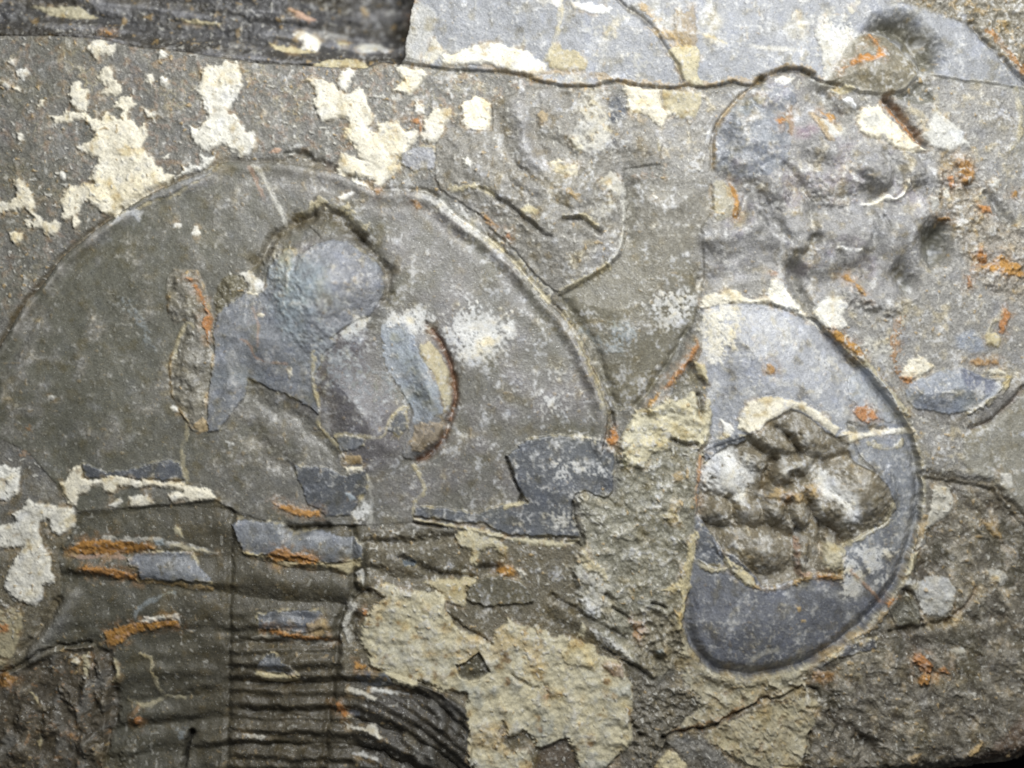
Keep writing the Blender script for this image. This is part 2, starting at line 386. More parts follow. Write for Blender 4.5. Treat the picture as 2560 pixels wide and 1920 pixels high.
wr = np.interp(X[w], [0, 330, 560, 980, 1120], [1.5, 0.9, 0.4, 0.4, 1.0]) * np.clip(0.9 + 0.5 * N120[w], 0.4, 1.4)
# raised border with a furrow outside and a soft furrow inside
Z[w] += wr * np.where(inside, 9 * np.exp(-((dA - 13) / 11) ** 2), -11 * np.exp(-((dA - 5) / 7) ** 2))
Z[w] -= wr * np.where(inside, 5 * np.exp(-((dA - 40) / 14) ** 2), 0)
paint(w, m, 'cheek', 0.07)
paint(w, m * sstep(760, 250, X[w] + 0.2 * (Y[w] - 800)), 'olive', 0.07, 0.9)
paint(w, m * sstep(-0.1, 0.8, N120[w] + 0.5 * N40[w]), lin((132, 129, 123)), 0.08, 0.55)
paint(w, m * sstep(0.0, 0.8, N120b[w] - 0.5 * N40[w] + 0.3 * N14[w]), 'olive', 0.08, 0.7)
paint(w, m * sstep(600, 1100, X[w]) * sstep(-0.5, 0.6, N120[w] - 0.4 * N120b[w] + 0.3 * N14[w]), lin((124, 121, 122)), 0.1, 0.55)
grain(w, m, 0.8, 0.42); smoothskin(w, m, 0.34)
cheekL = piece('cheek_field', trilo); cheekR = piece('cheek_field', trilo)
ID[w][inside & (X[w] < 760)] = cheekL; ID[w][inside & (X[w] >= 760)] = cheekR
rim = piece('border_rim', trilo)
rm = inside & (dA < 30); ID[w][rm] = rim
paint(w, np.where(inside, np.exp(-((dA - 16) / 12) ** 2), 0) * sstep(-0.6, 0.5, N40[w]), lin((158, 154, 148)), 0.1, 0.55)  # lit crest of the border painted paler
paint(w, wr * np.where(inside, 0, np.exp(-((dA - 5) / 7) ** 2)), 'brown', 0.1, 0.6)
# right part of the border is crusted pale
stroke('B2 1240,130 1380,180 1500,280 1650,400 1740,470 1880,570 2000,700 2110,830', 22, 'pale', 0.6, 6, 0, 0.8)
stroke('B2 1700,440 1850,540 1960,650 2060,760 2130,870', 15, 'tan', 0.8, 4, 2, 0.7)
bloom('B2 1240,130 1400,130 1560,240 1720,390 1640,430 1500,330 1380,240', 0.6, 8, 0.7, 'white', 20)
stroke('B3 590,960 680,1150 770,1340 830,1480 870,1640', 14, 'tan', 0.65, 4, 0, 0.9)
stroke('A1 830,1480 960,1440 1100,1370 1180,1360 1300,1290 1400,1240 1440,1200', 7, 'tan', 0.8, 3, 1)
bloom('A1 760,1560 830,1480 930,1440 980,1470 960,1520 900,1470', 0.8, 5, 0.8, soft=10)
# white and rusty scratch at the top of the head
stroke('A1 1750,1140 1830,1240 1890,1370 1950,1480 1975,1540', 11, 'pale', 0.85, 3, 1)
stroke('A1 1720,1150 1780,1270 1830,1380', 9, 'pink', 0.6, 3)
crust('A2 670,1360 700,1340 790,1315 800,1330 740,1375 690,1390', trilo, 'white', 3, 3)
crust('A1 1220,1535 1255,1550 1245,1580 1210,1570', trilo, 'white', 3, 2)
crust('A1 1345,1565 1375,1560 1390,1620 1360,1645 1330,1620', trilo, 'white', 3, 2)
for x0 in [('B1 830,860 880,850 950,880 990,980 1030,1040 1060,1100 990,1060 920,960 860,920')]:
    bloom(x0, 0.62, 10, 0.55, 'blue', 24)
bloom('B1 950,1100 1030,1090 1100,1180 1090,1240 1000,1180', 0.45, 10, 0.5, 'blue', 24)
crust('B1 330,1520 370,1510 400,1525 380,1548 345,1545', trilo, 'pale', 3, 2)
for s in ['C1 120,640 200,680 260,720 200,760 140,720', 'C1 160,470 220,480 230,560 180,560']: bloom(s, 0.5, 10, 0.5, 'rust', 22)

# central lobe: arched furrow with its shade painted in, grey shell dome
GL = P('B2 180,700 230,600 300,520 400,440 520,400 640,400 760,440 860,510 950,590 1000,680 1000,790 960,900 900,970 C2 960,100 1100,240 1180,400 1150,600 1120,740 900,860 760,860 700,700 540,500 300,330 60,190 C1 1720,300 1600,430 1440,560 B1 1440,1560 1480,1300 1490,1100 1520,960 1620,860 1760,830 1840,720')
w, sdG = region(GL, 3.0, 90)
Z[w] += 30 * sstep(-20, 120, sdG) + 14 * sstep(20, 200, sdG)
wd_, md_ = dome('B2', 580, 760, 560, 470, 60, 34, 1.8, 12)
groove('B2 100,620 170,560 220,450 300,390 400,320 500,275', 12, 20, 3, 'brown', 0.6, 16)
groove('B2 430,330 520,280 600,265 690,300 770,360 830,430', 22, 22, 3, lin((86, 76, 52)), 1.2, 24)
groove('B2 800,400 850,450 900,510 960,580 1010,660 1020,750 1000,860', 13, 26, 3, 'brown', 0.6, 14)
stroke('B2 400,275 500,215 590,180 680,215 780,285 850,350', 16, 'tan', 0.75, 8, 3, 0.9)
groove('B2 480,350 520,390 560,440', 3, 5, 3, 'dark', 0.6)
glab = piece('glabella', trilo); ID[w][sdG > 0] = glab
m = sstep(-8, 40, sdG + 14 * N40[w]); paint(w, m, lin((108, 105, 107)), 0.1, 0.8)
paint(w, m * sstep(0.0, 0.7, N40[w] + 0.5 * N14b[w]), lin((130, 128, 130)), 0.1, 0.5)
w, sd = flake('B2 180,700 250,570 350,500 420,560 480,520 540,470 640,440 740,455 830,510 900,560 970,620 1000,700 990,820 950,900 900,970 780,1020 700,1080 640,1130 680,1150 590,1240 580,1300 520,1390 C2 520,190 530,280 560,380 550,430 480,380 380,320 250,270 100,200 60,190 C1 1720,190 1700,300 1600,430 1520,540 1440,555 B1 1440,1560 1460,1400 1490,1250 1480,1080 1500,960 1580,890 1700,810 1790,820 1850,740 1840,720', glab, 'film', 5, 3, 0.5, edge=0.55)
w, sd2 = region('B2 560,620 700,480 900,560 1000,720 960,900 780,1020 600,1080 560,860', 24, 70); paint(w, sstep(-30, 40, sd2) * (0.7 + 0.3 * N14b[w]), lin((124, 123, 128)), 0.1, 0.55)
w, sd2 = region('B2 200,660 330,540 400,600 330,760 240,900 200,800', 20, 70); paint(w, sstep(-25, 30, sd2) * sstep(-0.4, 0.5, N40[w] + 0.4 * N14[w]), lin((178, 176, 172)), 0.1, 0.6)
w, sd2 = region('B2 420,470 520,470 560,600 500,680 430,560', 20, 70); paint(w, sstep(-20, 25, sd2) * sstep(-0.3, 0.5, N40b[w] + 0.4 * N14[w]), lin((186, 182, 172)), 0.1, 0.6)
w, sd2 = region('B1 1480,1080 1640,1060 1760,1200 1700,1420 1560,1540 1460,1500', 24, 70); paint(w, sstep(-30, 30, sd2) * sstep(-0.1, 0.6, N40[w] + 0.6 * N14b[w]), lin((168, 172, 178)), 0.1, 0.6)
w, sd2 = region('B2 210,650 330,560 480,600 620,640 600,780 520,900 440,1000 480,1100 420,1150 300,1050 240,900 220,760', 20, 60); paint(w, sstep(-25, 30, sd2) * np.clip(0.6 + 0.5 * N14[w] + 0.4 * N40[w], 0, 1), lin((158, 172, 178)), 0.1, 0.85)
stroke('C2 520,0 520,190 530,290 560,400 540,490 640,610 700,690 715,780', 9, 'tan', 0.85, 3, 2)
stroke('B2 20,1130 80,1170 140,1270 330,1300', 5, 'pink', 0.6, 3); stroke('B2 100,920 140,1040 140,1180', 5, 'pink', 0.5, 3)
for s in ['B2 135,960 160,945 185,965 165,985 140,980', 'B2 340,1340 370,1330 380,1380 350,1390']: crust(s, glab, 'cream', 3, 2)
crust('B1 1640,680 1720,660 1790,715 1845,740 1830,800 1770,830 1720,810 1725,750', trilo, 'cream', 5, 3)
bloom('B2 640,1140 760,1030 900,970 920,1000 820,1100 760,1140', 0.65, 8, 0.8, soft=16)
flake('C2 660,590 740,570 870,600 860,640 780,680 700,685', glab, 'film', 4, 2, 0.1)
flake('C2 1030,540 1060,450 1110,395 1150,400 1160,520 1100,585', glab, 'filmdark', 3, 2, 0.1)
bloom('C2 920,380 1020,420 1010,560 940,600 900,500', 0.5, 12, 0.45, 'filmlight', 30)
stroke('C2 660,575 760,560 900,590 1000,570 1040,470 1120,385 1160,385', 6, 'tan', 0.75, 3, 1)
crust('C2 725,795 860,778 850,820 735,845', trilo, 'cream', 4, 3); crust('C2 722,710 840,710 850,775 722,780', trilo, 'ochre', 3, 3, 0.7)
groove('C2 60,300 200,380 350,440 500,560 640,700', 22, 9, 4); groove('C2 100,560 220,700 330,780', 26, 10, 4, 'brown', 0.3)
bloom('B2 300,1050 560,950 900,1000 940,1200 1150,1400 1180,1600 900,1650 600,1500 400,1300', 0.36, 16, 0.5, 'blue', 60)
bloom('B2 420,620 700,700 780,900 560,1050 320,900', 0.42, 16, 0.6, 'blue', 60)
# right eye crescent
eyeR = piece('eye_lobe', trilo)
w, sd = region('B2 960,1060 1020,1000 1130,950 1230,960 1300,1040 1370,1120 1430,1230 1470,1370 1490,1500 1480,1600 C2 1490,300 1460,450 1400,600 1300,710 1230,740 1130,720 1160,560 1190,400 1110,260 1050,170 980,90 940,0 B2 930,1180', 2, 60, True)
m = sstep(-3, 3, sd)
lf = sstep(960, 1120, X[w] + 0.28 * (Y[w] - 900)); Z[w] += m * lf * (6 + 36 * sstep(0, 70, sd)); ID[w][sd > 0] = eyeR
paint(w, m * lf, lin((136, 136, 136)), 0.1, 0.8); smoothskin(w, m, 0.6)
flake('B2 970,1060 1020,1000 1130,960 1180,1020 1200,1110 1240,1240 1300,1320 1370,1450 1410,1640 C2 1420,420 1280,490 1200,490 1190,400 1110,260 1050,170 1010,90 980,0 B2 990,1200', eyeR, lin((154, 160, 166)), 1, 8, 0.9, edge=0.1)
crust('B2 1250,1170 1310,1140 1400,1240 1450,1350 1470,1480 1462,1640 C2 1450,400 1410,420 B2 1405,1560 1375,1460 1340,1360 1280,1290 1250,1230', eyeR, 'tan', 3, 3, 0.8)
groove('B2 1290,1030 1370,1130 1430,1240 1470,1370 1490,1500 C2 1490,300 1460,450 1400,600 1300,710 1230,740', 9, 24, 2, lin((112, 72, 36)), 1.7, 8)
bloom('B2 980,1060 1130,1020 1250,1200 1350,1400 1400,1600 1250,1640 1150,1400 1050,1200', 0.5, 12, 0.6, 'blue', 30)
bloom('B2 980,1010 1080,930 1250,920 1350,980 1330,1060 1200,1100 1150,1020 1040,1040', 0.7, 12, 0.85, soft=20)
crust('C2 1200,500 1400,480 1440,520 1380,600 1260,690 1180,680', eyeR, 'ochre', 3, 6, 0.4, holes=0.15)
# left eye
eyeL = piece('eye_lobe', trilo)
w, sd = region('B1 1160,720 1200,650 1260,650 1370,660 1420,760 1440,850 1470,960 1465,1100 1440,1170 1490,1230 1480,1340 1450,1420 1440,1540 C1 1440,300 1430,470 1400,560 1330,540 1300,480 1240,390 1200,320 1190,240 1180,130 1190,40 B1 1230,1130 1280,1000 1210,1030 1170,960 1160,830', 3, 60)
m = sstep(-3, 3, sd); Z[w] += m * (4 + 11 * sstep(0, 40, sd) + 5 * N40[w] + 1.5 * N14[w]); ID[w][sd > 0] = eyeL
paint(w, m, lin((126, 122, 110)), 0.16); paint(w, m * sstep(0.2, 0.6, N14[w]), 'pale', 0.1, 0.4); smoothskin(w, m, 1.2)
paint(w, np.exp(-((sd - 1) / 4) ** 2) * sstep(-0.2, 0.3, N40[w]), 'ochre', 0.2, 0.6)
crust('C1 1330,520 1360,480 1410,440 1445,490 1440,545 1390,558', eyeL, 'ochre', 4, 2, 0.7)
rust('B1 1310,705 1340,715 1390,780 1420,850 1450,930 1475,990 1465,1060 1445,1150 1425,1080 1400,1000 1440,960 1400,860 1370,800', eyeL, 5, 2)
crust('C1 1180,390 1200,365 1240,390 1250,420 1210,415', trilo, 'white', 3, 2)
stroke('B1 1210,1260 1240,1130 1300,1020 1340,1040', 8, 'tan', 0.7, 3, 1)
w, sd = region('B1 1480,840 1530,720 1600,670 1680,690 1720,770 1680,810 1580,880 1500,950', 4); m = sstep(-3, 4, sd)
Z[w] += m * (5 * sstep(0, 20, sd) + 4 * N14[w]); paint(w, m, lin((110, 104, 82)), 0.2, 0.8); smoothskin(w, m, 1.4)
ID[w][sd > 0] = piece('shell_flake', trilo)
# powdery bloom on the right cheek
bloom('B2 1450,960 1600,900 1880,1010 1890,1100 1800,1200 1740,1260 1640,1290 1560,1290 1530,1230 1460,1180 1390,1090 1440,1030', 0.66, 14, 0.8)
bloom('B2 1540,1080 1640,1060 1760,1100 1700,1200 1600,1200', 0.85, 14, 0.95)
bloom('B2 1840,1010 1890,1010 1890,1110 1850,1110', 0.8, 10, 0.9, soft=16)
bloom('B2 1450,960 1550,830 1800,870 2000,890 2000,950 1800,960', 0.4, 14, 0.8)
bloom('C3 400,280 540,290 640,370 600,500 500,450', 0.5, 14, 0.6); bloom('C3 420,100 600,60 700,140 620,250 480,220', 0.35, 14, 0.5)
bloom('C2 2040,280 2150,280 2212,480 2100,430', 0.5, 14, 0.6)
# dark shell patch at the right hind corner of the head
hind = piece('shell_flake', trilo)
w, sd = flake('C3 180,715 320,610 500,575 700,585 860,600 900,660 930,700 920,960 870,1010 800,990 720,960 660,980 640,1120 660,1190 700,1280 560,1270 380,1270 200,1260 0,1180 C2 1500,1180 1200,1130 1220,1070 1400,1080 1640,1115 C3 0,1110 140,1060 330,1040 280,980 230,850', trilo, 'filmdark', 7, 3, 0.15, name=None, edge=0.5)
ID[w][sd > 0] = hind
bloom('C3 470,780 620,740 780,800 900,740 900,880 780,880 700,840 560,880', 0.5, 10, 0.75); bloom('C3 460,1130 640,1100 680,1200 700,1260 560,1230', 0.6, 10, 0.9, 'pale')
bloom('C3 480,570 860,570 880,640 780,640', 0.5, 8, 0.7, 'cream', 16)
groove('C3 180,730 205,800 235,880 265,950 282,990 272,1040', 4, 14, 2, 'black', 0.9, 4)
crust('C3 0,1225 200,1275 400,1295 560,1310 640,1285 700,1295 640,1325 560,1350 400,1340 220,1310 0,1265', hind, 'tan', 4, 3)
crust('C3 145,1070 200,1045 320,1035 290,1060 200,1080 160,1100', hind, 'tan', 3, 3)
crust('C2 1195,1135 1210,1150 1350,1175 1500,1200 1640,1220 1830,1265 1600,1235 1400,1205 1200,1165', hind, 'tan', 4, 2)
stroke('C2 1200,780 1225,830 1270,920 1265,980 1215,1030 1200,1120', 9, 'tan', 0.8, 3, 2)
# dark plates behind the glabella
flake('C2 380,780 470,790 600,790 680,840 730,860 800,830 870,810 890,900 870,980 840,1000 760,1130 580,1135 540,1090 460,1060 440,940 400,880', trilo, 'filmdark', 4, 3, 0.1)
bloom('C2 770,1090 880,1040 910,1080 860,1180 800,1190', 0.65, 8, 0.9, soft=16)
crust('C2 720,970 770,965 800,1020 760,1020', trilo, 'blue', 2, 3)
rust('C2 230,1048 320,1050 430,1090 550,1092 555,1140 440,1140 330,1110', trilo, 4, 3)
stroke('C1 1300,480 1290,600 1262,640 1268,800 1292,900', 9, 'tan', 0.6, 3, 1)
stroke('C2 885,850 905,1000 900,1100 893,1200', 8, 'pale', 0.45, 4, 1)
# hind border with grey strip and cream crust
flake('C1 565,775 620,780 740,830 960,800 1060,760 1170,740 1240,770 1285,885 1000,880 800,860 600,872', trilo, 'filmdark', 5, 3, 0.2, edge=0.35)
crust('C1 410,910 470,870 500,800 560,780 575,860 640,880 800,855 1000,885 1250,905 1290,925 1450,950 1500,1020 1330,1035 1260,1015 1190,1040 1160,990 1250,960 1080,930 980,940 900,930 820,930 790,985 720,970 690,920 630,930 600,980 540,990 520,1070 470,1050 430,990', trilo, 'cream', 7, 4)
crust('C1 890,1000 930,985 1030,1000 1070,1045 1000,1070 900,1080', trilo, 'cream', 5, 3); crust('C1 750,1060 830,1010 845,1035 790,1075', trilo, 'cream', 4, 3)
crust('C1 1560,620 1620,620 1630,640 1580,655', trilo, 'pale', 3, 2)

# ------------------------------------------------------------------ ribbed body (thorax)
TH = P('C1 530,1110 800,1085 1200,1050 1500,1030 1600,1090 C2 0,1130 330,1200 540,1200 870,1200 D2 890,200 870,430 740,520 700,700 720,1000 1000,1000 1250,1070 1400,1130 1560,1240 1600,1400 1600,1659 S 1190,1990 300,1990 D1 700,1659 740,1100 640,820 440,830 300,800 400,560 420,300 400,150 480,60')
w, sdT = region(TH, 3, 60)
mT = sstep(-3, 4, sdT)
x_, y_ = X[w] + 4 * WX[w], Y[w] + 4 * WY[w]
# segment boundaries traced across the left side, the axis and the right side
XC = [60, 100, 300, 520, 600, 740, 870, 960, 1080, 1180, 1260]
BND = [[1305, 1300, 1275, 1262, 1285, 1312, 1312, 1318, 1325, 1330, 1335], [1388, 1386, 1388, 1395, 1392, 1422, 1442, 1446, 1450, 1460, 1470],
       [1432, 1434, 1455, 1478, 1494, 1505, 1512, 1520, 1530, 1540, 1560], [1700, 1680, 1600, 1570, 1600, 1612, 1628, 1640, 1650, 1670, 1700],
       [1800, 1790, 1762, 1738, 1712, 1716, 1706, 1722, 1752, 1850, 1960], [1860, 1850, 1830, 1805, 1790, 1790, 1790, 1820, 1870, 1960, 2060],
       [1930, 1920, 1900, 1875, 1862, 1862, 1866, 1884, 1940, 2040, 2120], [2005, 1995, 1975, 1950, 1937, 1937, 1941, 1960, 2010, 2090, 2170]]
def at_x(r):
    return np.interp(x_, XC, r)
lines = [at_x(r) for r in BND]
for k in range(len(lines)):
    lines[k] = lines[k] + 5 * N40[w] + 4 * N120[w]
sideL = sstep(590, 540, x_); sideR = sstep(870, 920, x_); axis_ = 1 - sideL - sideR
relief = np.zeros_like(x_); which = np.zeros(x_.shape, int)
for k in range(len(lines) - 1):
    t = (y_ - lines[k]) / np.maximum(lines[k + 1] - lines[k], 8)
    on = (t >= 0) & (t < 1); tc = np.clip(t, 0, 1)
    roll = np.sin(np.pi * tc ** 0.8); stepd = sstep(0, 0.6, tc) * sstep(1.0, 0.68, tc)
    amp = (0.75 + 0.5 * N120b[w])
    prof = axis_ * (11 * roll + 4 * stepd) * amp + sideL * (3 * roll + 8 * stepd) * amp + sideR * (13 * roll + 4 * stepd)
    relief = np.where(on, prof, relief); which = np.where(on, k + 1, which)
Z[w] += mT * (relief * 1.45 - 5 + 5 * N120[w])
Z[w] -= mT * 8 * np.exp(-((x_ - 575 + 0.02 * (y_ - 1400)) / 8) ** 2)
Z[w] -= mT * 14 * np.exp(-((x_ - 880 + 0.45 * np.clip(y_ - 1480, 0, 80) + 0.12 * np.clip(y_ - 1600, 0, 999)) / 10) ** 2)
Z[w] -= mT * 30 * sstep(1380, 1900, y_) * sstep(900, 300, x_)
Z[w] += mT * axis_ * 4.2 * np.sin(y_ * 2 * np.pi / 33 + 2 * N120[w]) * sstep(1480, 1620, y_)
Z[w] += mT * sideR * 2.4 * np.sin((y_ - 0.35 * x_ - 0.0011 * (x_ - 900) ** 2) * 2 * np.pi / 30) * sstep(1690, 1730, y_)
paint(w, mT, lin((80, 76, 63)), 0.12, 0.95)
paint(w, mT * sstep(560, 300, x_), lin((86, 85, 74)), 0.08, 0.6)
Z[w] += mT * sideL * 3.0 * np.sin((y_ + 0.12 * x_) * 2 * np.pi / 52 + 2.5 * N120[w]) * sstep(1500, 1640, y_) * np.clip(0.6 + 0.8 * N120b[w], 0, 1.3)
paint(w, mT * axis_ * sstep(1560, 1700, y_), lin((74, 68, 54)), 0.15, 0.8)
paint(w, mT * sideR * sstep(1690, 1740, y_), lin((56, 52, 44)), 0.15, 0.9)
paint(w, mT * sstep(0.25, 0.8, N40[w] + 0.5 * N14[w]), 'brown', 0.1, 0.3)
CLEAN[w] = np.minimum(CLEAN[w], 1 - 0.8 * mT)
grain(w, mT, 0.9, 0.5); smoothskin(w, mT, 0.45)
seg_ids = []
for k in range(1, len(lines)):
    sid = piece('thoracic_segment', trilo); seg_ids.append(sid)
    ID[w][(sdT > 0) & (which == k)] = sid
# shell remains on the segments
flake('C1 880,1430 920,1400 1050,1380 1330,1385 1350,1440 1380,1490 1460,1560 1460,1590 1200,1580 960,1580 950,1500 880,1480', seg_ids[1], 'film', 5, 3, 0.1)
rust('C1 470,1380 540,1310 700,1295 850,1300 1030,1330 1070,1362 950,1385 800,1400 600,1405', seg_ids[0], 4, 3)
crust('C1 440,1400 600,1400 800,1400 900,1420 860,1440 700,1425 520,1430', seg_ids[0], 'pink', 3, 3, 0.6)
rust('C1 560,1500 600,1475 720,1490 800,1500 900,1540 940,1540 940,1590 820,1570 720,1540 620,1540', seg_ids[1], 5, 3)
stroke('C1 940,1585 1040,1592 1250,1612 1460,1642', 11, 'ochre', 0.85, 3, 3)
stroke('C1 720,1280 850,1295 1080,1300 1150,1325 1270,1340 1400,1375 1500,1392', 11, 'pale', 0.75, 4, 2)
crust('C1 1060,1300 1120,1295 1130,1330 1080,1340', seg_ids[0], 'blue', 2, 2)
crust('C1 1140,1340 1250,1320 1310,1350 1500,1385 1400,1395 1250,1370', seg_ids[0], 'tan', 3, 3, 0.6)
crust('C1 1195,1220 1220,1195 1250,1225 1265,1285 1235,1270', seg_ids[0], 'tan', 3, 2)
flake('C1 1600,1195 1640,1160 1720,1160 C2 120,1170 290,1180 330,1210 370,1250 500,1230 570,1230 700,1270 780,1270 850,1340 840,1440 640,1460 540,1455 400,1420 200,1400 100,1410 C1 1680,1405 1620,1250', seg_ids[0], 'film', 6, 3, 0.2)
crust('C2 10,1385 120,1395 200,1400 340,1450 540,1445 660,1470 830,1420 835,1480 800,1500 740,1545 660,1510 540,1480 240,1485 180,1430 20,1405', seg_ids[0], 'tan', 5, 3)
rust('C2 180,1400 230,1360 330,1350 380,1390 480,1390 550,1430 530,1475 440,1465 320,1435 230,1465', seg_ids[0], 5, 3)
flake('D2 120,590 170,600 210,575 400,570 560,570 590,610 560,700 440,725 250,705 150,705 120,730', seg_ids[2], 'filmdark', 5, 3, 0.2)
rust('D2 140,710 200,690 330,720 450,740 560,760 630,785 480,775 330,752', seg_ids[2], 5, 2)
crust('D2 460,660 590,620 615,700 560,750 480,720', seg_ids[2], 'ochre', 4, 4, 0.6)
stroke('D2 80,765 190,750 330,770 500,790 660,800', 8, 'pale', 0.6, 3, 1)
flake('D2 110,960 180,870 240,860 290,920 370,960 410,1020 380,1025 250,1000 110,990', seg_ids[3], 'filmdark', 5, 3, 0.1)
crust('D2 105,985 250,1005 410,1022 405,1055 330,1070 240,1075 160,1045 105,1020', seg_ids[3], 'tan', 5, 3)
crust('D1 960,655 1000,620 1130,600 1180,610 1232,590 1235,640 1100,640 1000,670', seg_ids[2], 'cream', 5, 2)
rust('D1 720,720 780,690 900,665 960,660 1060,640 1232,640 1235,690 1130,690 1000,710 900,740 830,800 740,830', seg_ids[2], 5, 3)
stroke('D1 930,610 960,560 1080,480 1190,450', 10, 'blue', 0.5, 5)
crust('D2 790,1030 830,995 900,985 1000,1000 1070,1070 1030,1095 850,1095', seg_ids[3], 'filmdark', 4, 3)
for s in ['D2 720,1120 760,1100 870,1130 950,1170 930,1190 850,1150 740,1150', 'D2 710,1340 760,1360 860,1380 930,1360 985,1440 970,1455 880,1400 750,1385', 'D2 770,1560 850,1550 960,1590 960,1610 850,1580', 'D2 900,1100 1170,1140 1180,1160 900,1130']:
    crust(s, seg_ids[4], 'pale', 3, 3, 0.9)
flake('D2 720,1250 830,1260 830,1310 740,1300', seg_ids[5], 'filmdark', 3, 2, 0.1)
rust('D2 650,1200 690,1210 745,1290 720,1310 670,1260', seg_ids[5], 3, 3)
crust('D2 0,1415 60,1430 180,1445 150,1470 60,1455', seg_ids[5], 'pale', 2, 4, 0.8, holes=0.1)
# curved pleural tips on the right
for s, h in [('D2 1330,1210 1390,1280 1395,1370', 12), ('D2 1430,1200 1490,1300 1490,1400', 11), ('D2 1520,1230 1570,1320 1575,1440', 10), ('D2 1150,1440 1230,1530 1260,1640', 12), ('D2 1250,1430 1310,1510 1330,1620', 11)]:
    w, d = line(s, 2, 40); Z[w] += h * np.exp(-(d / 13) ** 2); paint(w, np.exp(-(d / 9) ** 2), 'grey', 0.1, 0.35)
# left margin of the body and the crumpled shell below it
w, d = line('D1 500,480 430,620 330,740 210,860', 3, 90); Z[w] += 16 * np.exp(-(d / 22) ** 2); paint(w, np.exp(-(d / 22) ** 2), 'grey', 0.1, 0.6)
groove('D1 400,500 330,620 250,740 160,850', 12, 20, 3, 'brown', 0.6, 15)
groove('D1 0,1010 120,960 200,900 300,850 420,820 600,800', 5, 12, 3, 'dark', 0.7)
crum = piece('crumpled_shell', label='crumpled knobbly shell remains in the lower left corner', cat='fossil')
w, sd = region('D1 -150,1060 120,980 300,900 450,850 620,830 760,860 800,1100 800,1300 740,1500 700,1659 S 260,1990 -60,1990', 6, 60)
m = sstep(-6, 8, sd); ID[w][sd > 0] = crum
LUM = fbm(70, 120, seed=77, octv=2, x=X + 0.25 * Y + 14 * N40, y=Y + 14 * N40b)
CLEAN[w] = np.minimum(CLEAN[w], 1 - 0.6 * m)
Z[w] += m * (20 * np.sqrt(LUM[w] ** 2 + 0.05) - 16 + 5 * N40[w]); paint(w, m, lin((80, 73, 60)), 0.25, 0.9)
paint(w, m * sstep(0.2, 0.6, np.abs(LUM[w]) + 0.2 * N14[w]), 'grey', 0.1, 0.5); paint(w, m * sstep(0.4, 0.7, N14b[w] + 0.5 * N40[w]), 'rust', 0.2, 0.3)
smoothskin(w, m, 0.8)
for a in [(330, 1350, 70, 150, 12, 30), (470, 1180, 60, 130, -35, 26), (590, 1060, 45, 110, 8, 24), (700, 1190, 60, 120, 5, 26), (600, 1500, 80, 130, -15, 30), (150, 1330, 80, 110, 30, 26), (110, 1560, 90, 120, 0, 26), (860, 1580, 80, 120, 25, 22), (700, 970, 60, 90, 0, 20)]:
    wq, mq = dome('D1', *a[:5], a[5] * 0.55, 1.4, 12)
for s in ['D1 560,880 600,860 610,950 590,1030 565,1000', 'D1 760,910 800,930 830,1040 800,1090 750,1090 780,1030', 'D1 190,1140 240,1170 260,1230 230,1220', 'D1 260,1420 275,1500 255,1560 245,1490']: crust(s, crum, 'tan', 4, 4, 0.8)
for s in ['D1 480,930 520,905 550,930 530,960 490,955']: crust(s, crum, 'cream', 8, 2)
rust('D1 915,1340 940,1300 980,1330 950,1375 915,1370', slab, 4, 3); rust('D1 455,1430 480,1420 500,1450 470,1465', crum, 3, 2)
groove('D1 1310,1430 1285,1490 1270,1560 1255,1659', 7, 26, 3, 'black', 0.9, 8)
stroke('D1 960,880 1040,920 1040,1000 1070,1100 1130,1180', 9, 'tan', 0.7, 4, 2); stroke('D1 870,1200 960,1240 1060,1220 1130,1180 1260,1190', 9, 'tan', 0.6, 4, 2)
bloom('D1 1190,1400 1300,1380 1260,1480 1220,1490', 0.5, 8, 0.5, 'blue', 18)

# ------------------------------------------------------------------ cheek plate between the heads and the crumpled piece above it
wedge = piece('cheek_plate', label='smooth olive triangular cheek plate between the two trilobite heads', cat='fossil')
WP = P('A3 1010,1290 1100,1220 1300,1180 1560,1180 1620,1300 1620,1450 1540,1560 B3 1540,360 1560,700 1520,850 1480,1000 1420,1100 1340,1240 1200,1470 1090,1600 940,1620 850,1440 760,1260 680,1090 590,900 540,830 750,710 890,620 970,540 1005,400 1010,200')
w, sd = region(WP, 2, 60); m = sstep(-3, 4, sd) * sstep(415, 520, Y[w] + 30 * N40[w])
Z[w] += m * (-8 + 20 * sstep(0, 130, sd)); paint(w, m, lin((114, 110, 95)), 0.07, 0.95); ID[w][(sd > 0) & (m > 0.5)] = wedge
paint(w, m * sstep(780, 480, Y[w]), lin((130, 127, 120)), 0.08, 0.6)
paint(w, m * sstep(0.0, 0.8, N120[w] + 0.5 * N40[w]), lin((128, 125, 118)), 0.08, 0.5)
grain(w, m, 0.8, 0.42); smoothskin(w, m, 0.35)
groove('B3 600,880 690,1030 780,1160 850,1340 920,1540 940,1620', 13, 15, 2, 'olive', 0.5)
groove('B3 1440,1080 1340,1260 1200,1460 1090,1590', 13, 18, 2, 'olive', 0.5)
groove('A3 1040,1290 1030,1450 1015,1659', 20, 12, 2, 'olive', 0.5)  # soft shading where the plate dips, tinted into the colour
bloom('B3 890,1000 1010,1000 1090,1060 1080,1130 1000,1200 960,1270 880,1200 900,1080', 0.55, 14, 0.75, 'blue')
bloom('B3 1150,900 1250,820 1350,800 1400,770 1500,800 1530,860 1500,950 1420,1000 1300,1070 1230,1000 1160,940', 0.62, 14, 0.85)
stroke('B3 700,1060 790,1120 840,1200', 14, 'blue', 0.4, 8); crust('B3 1200,140 1215,130 1232,145 1220,160', wedge, 'cream', 5, 1)
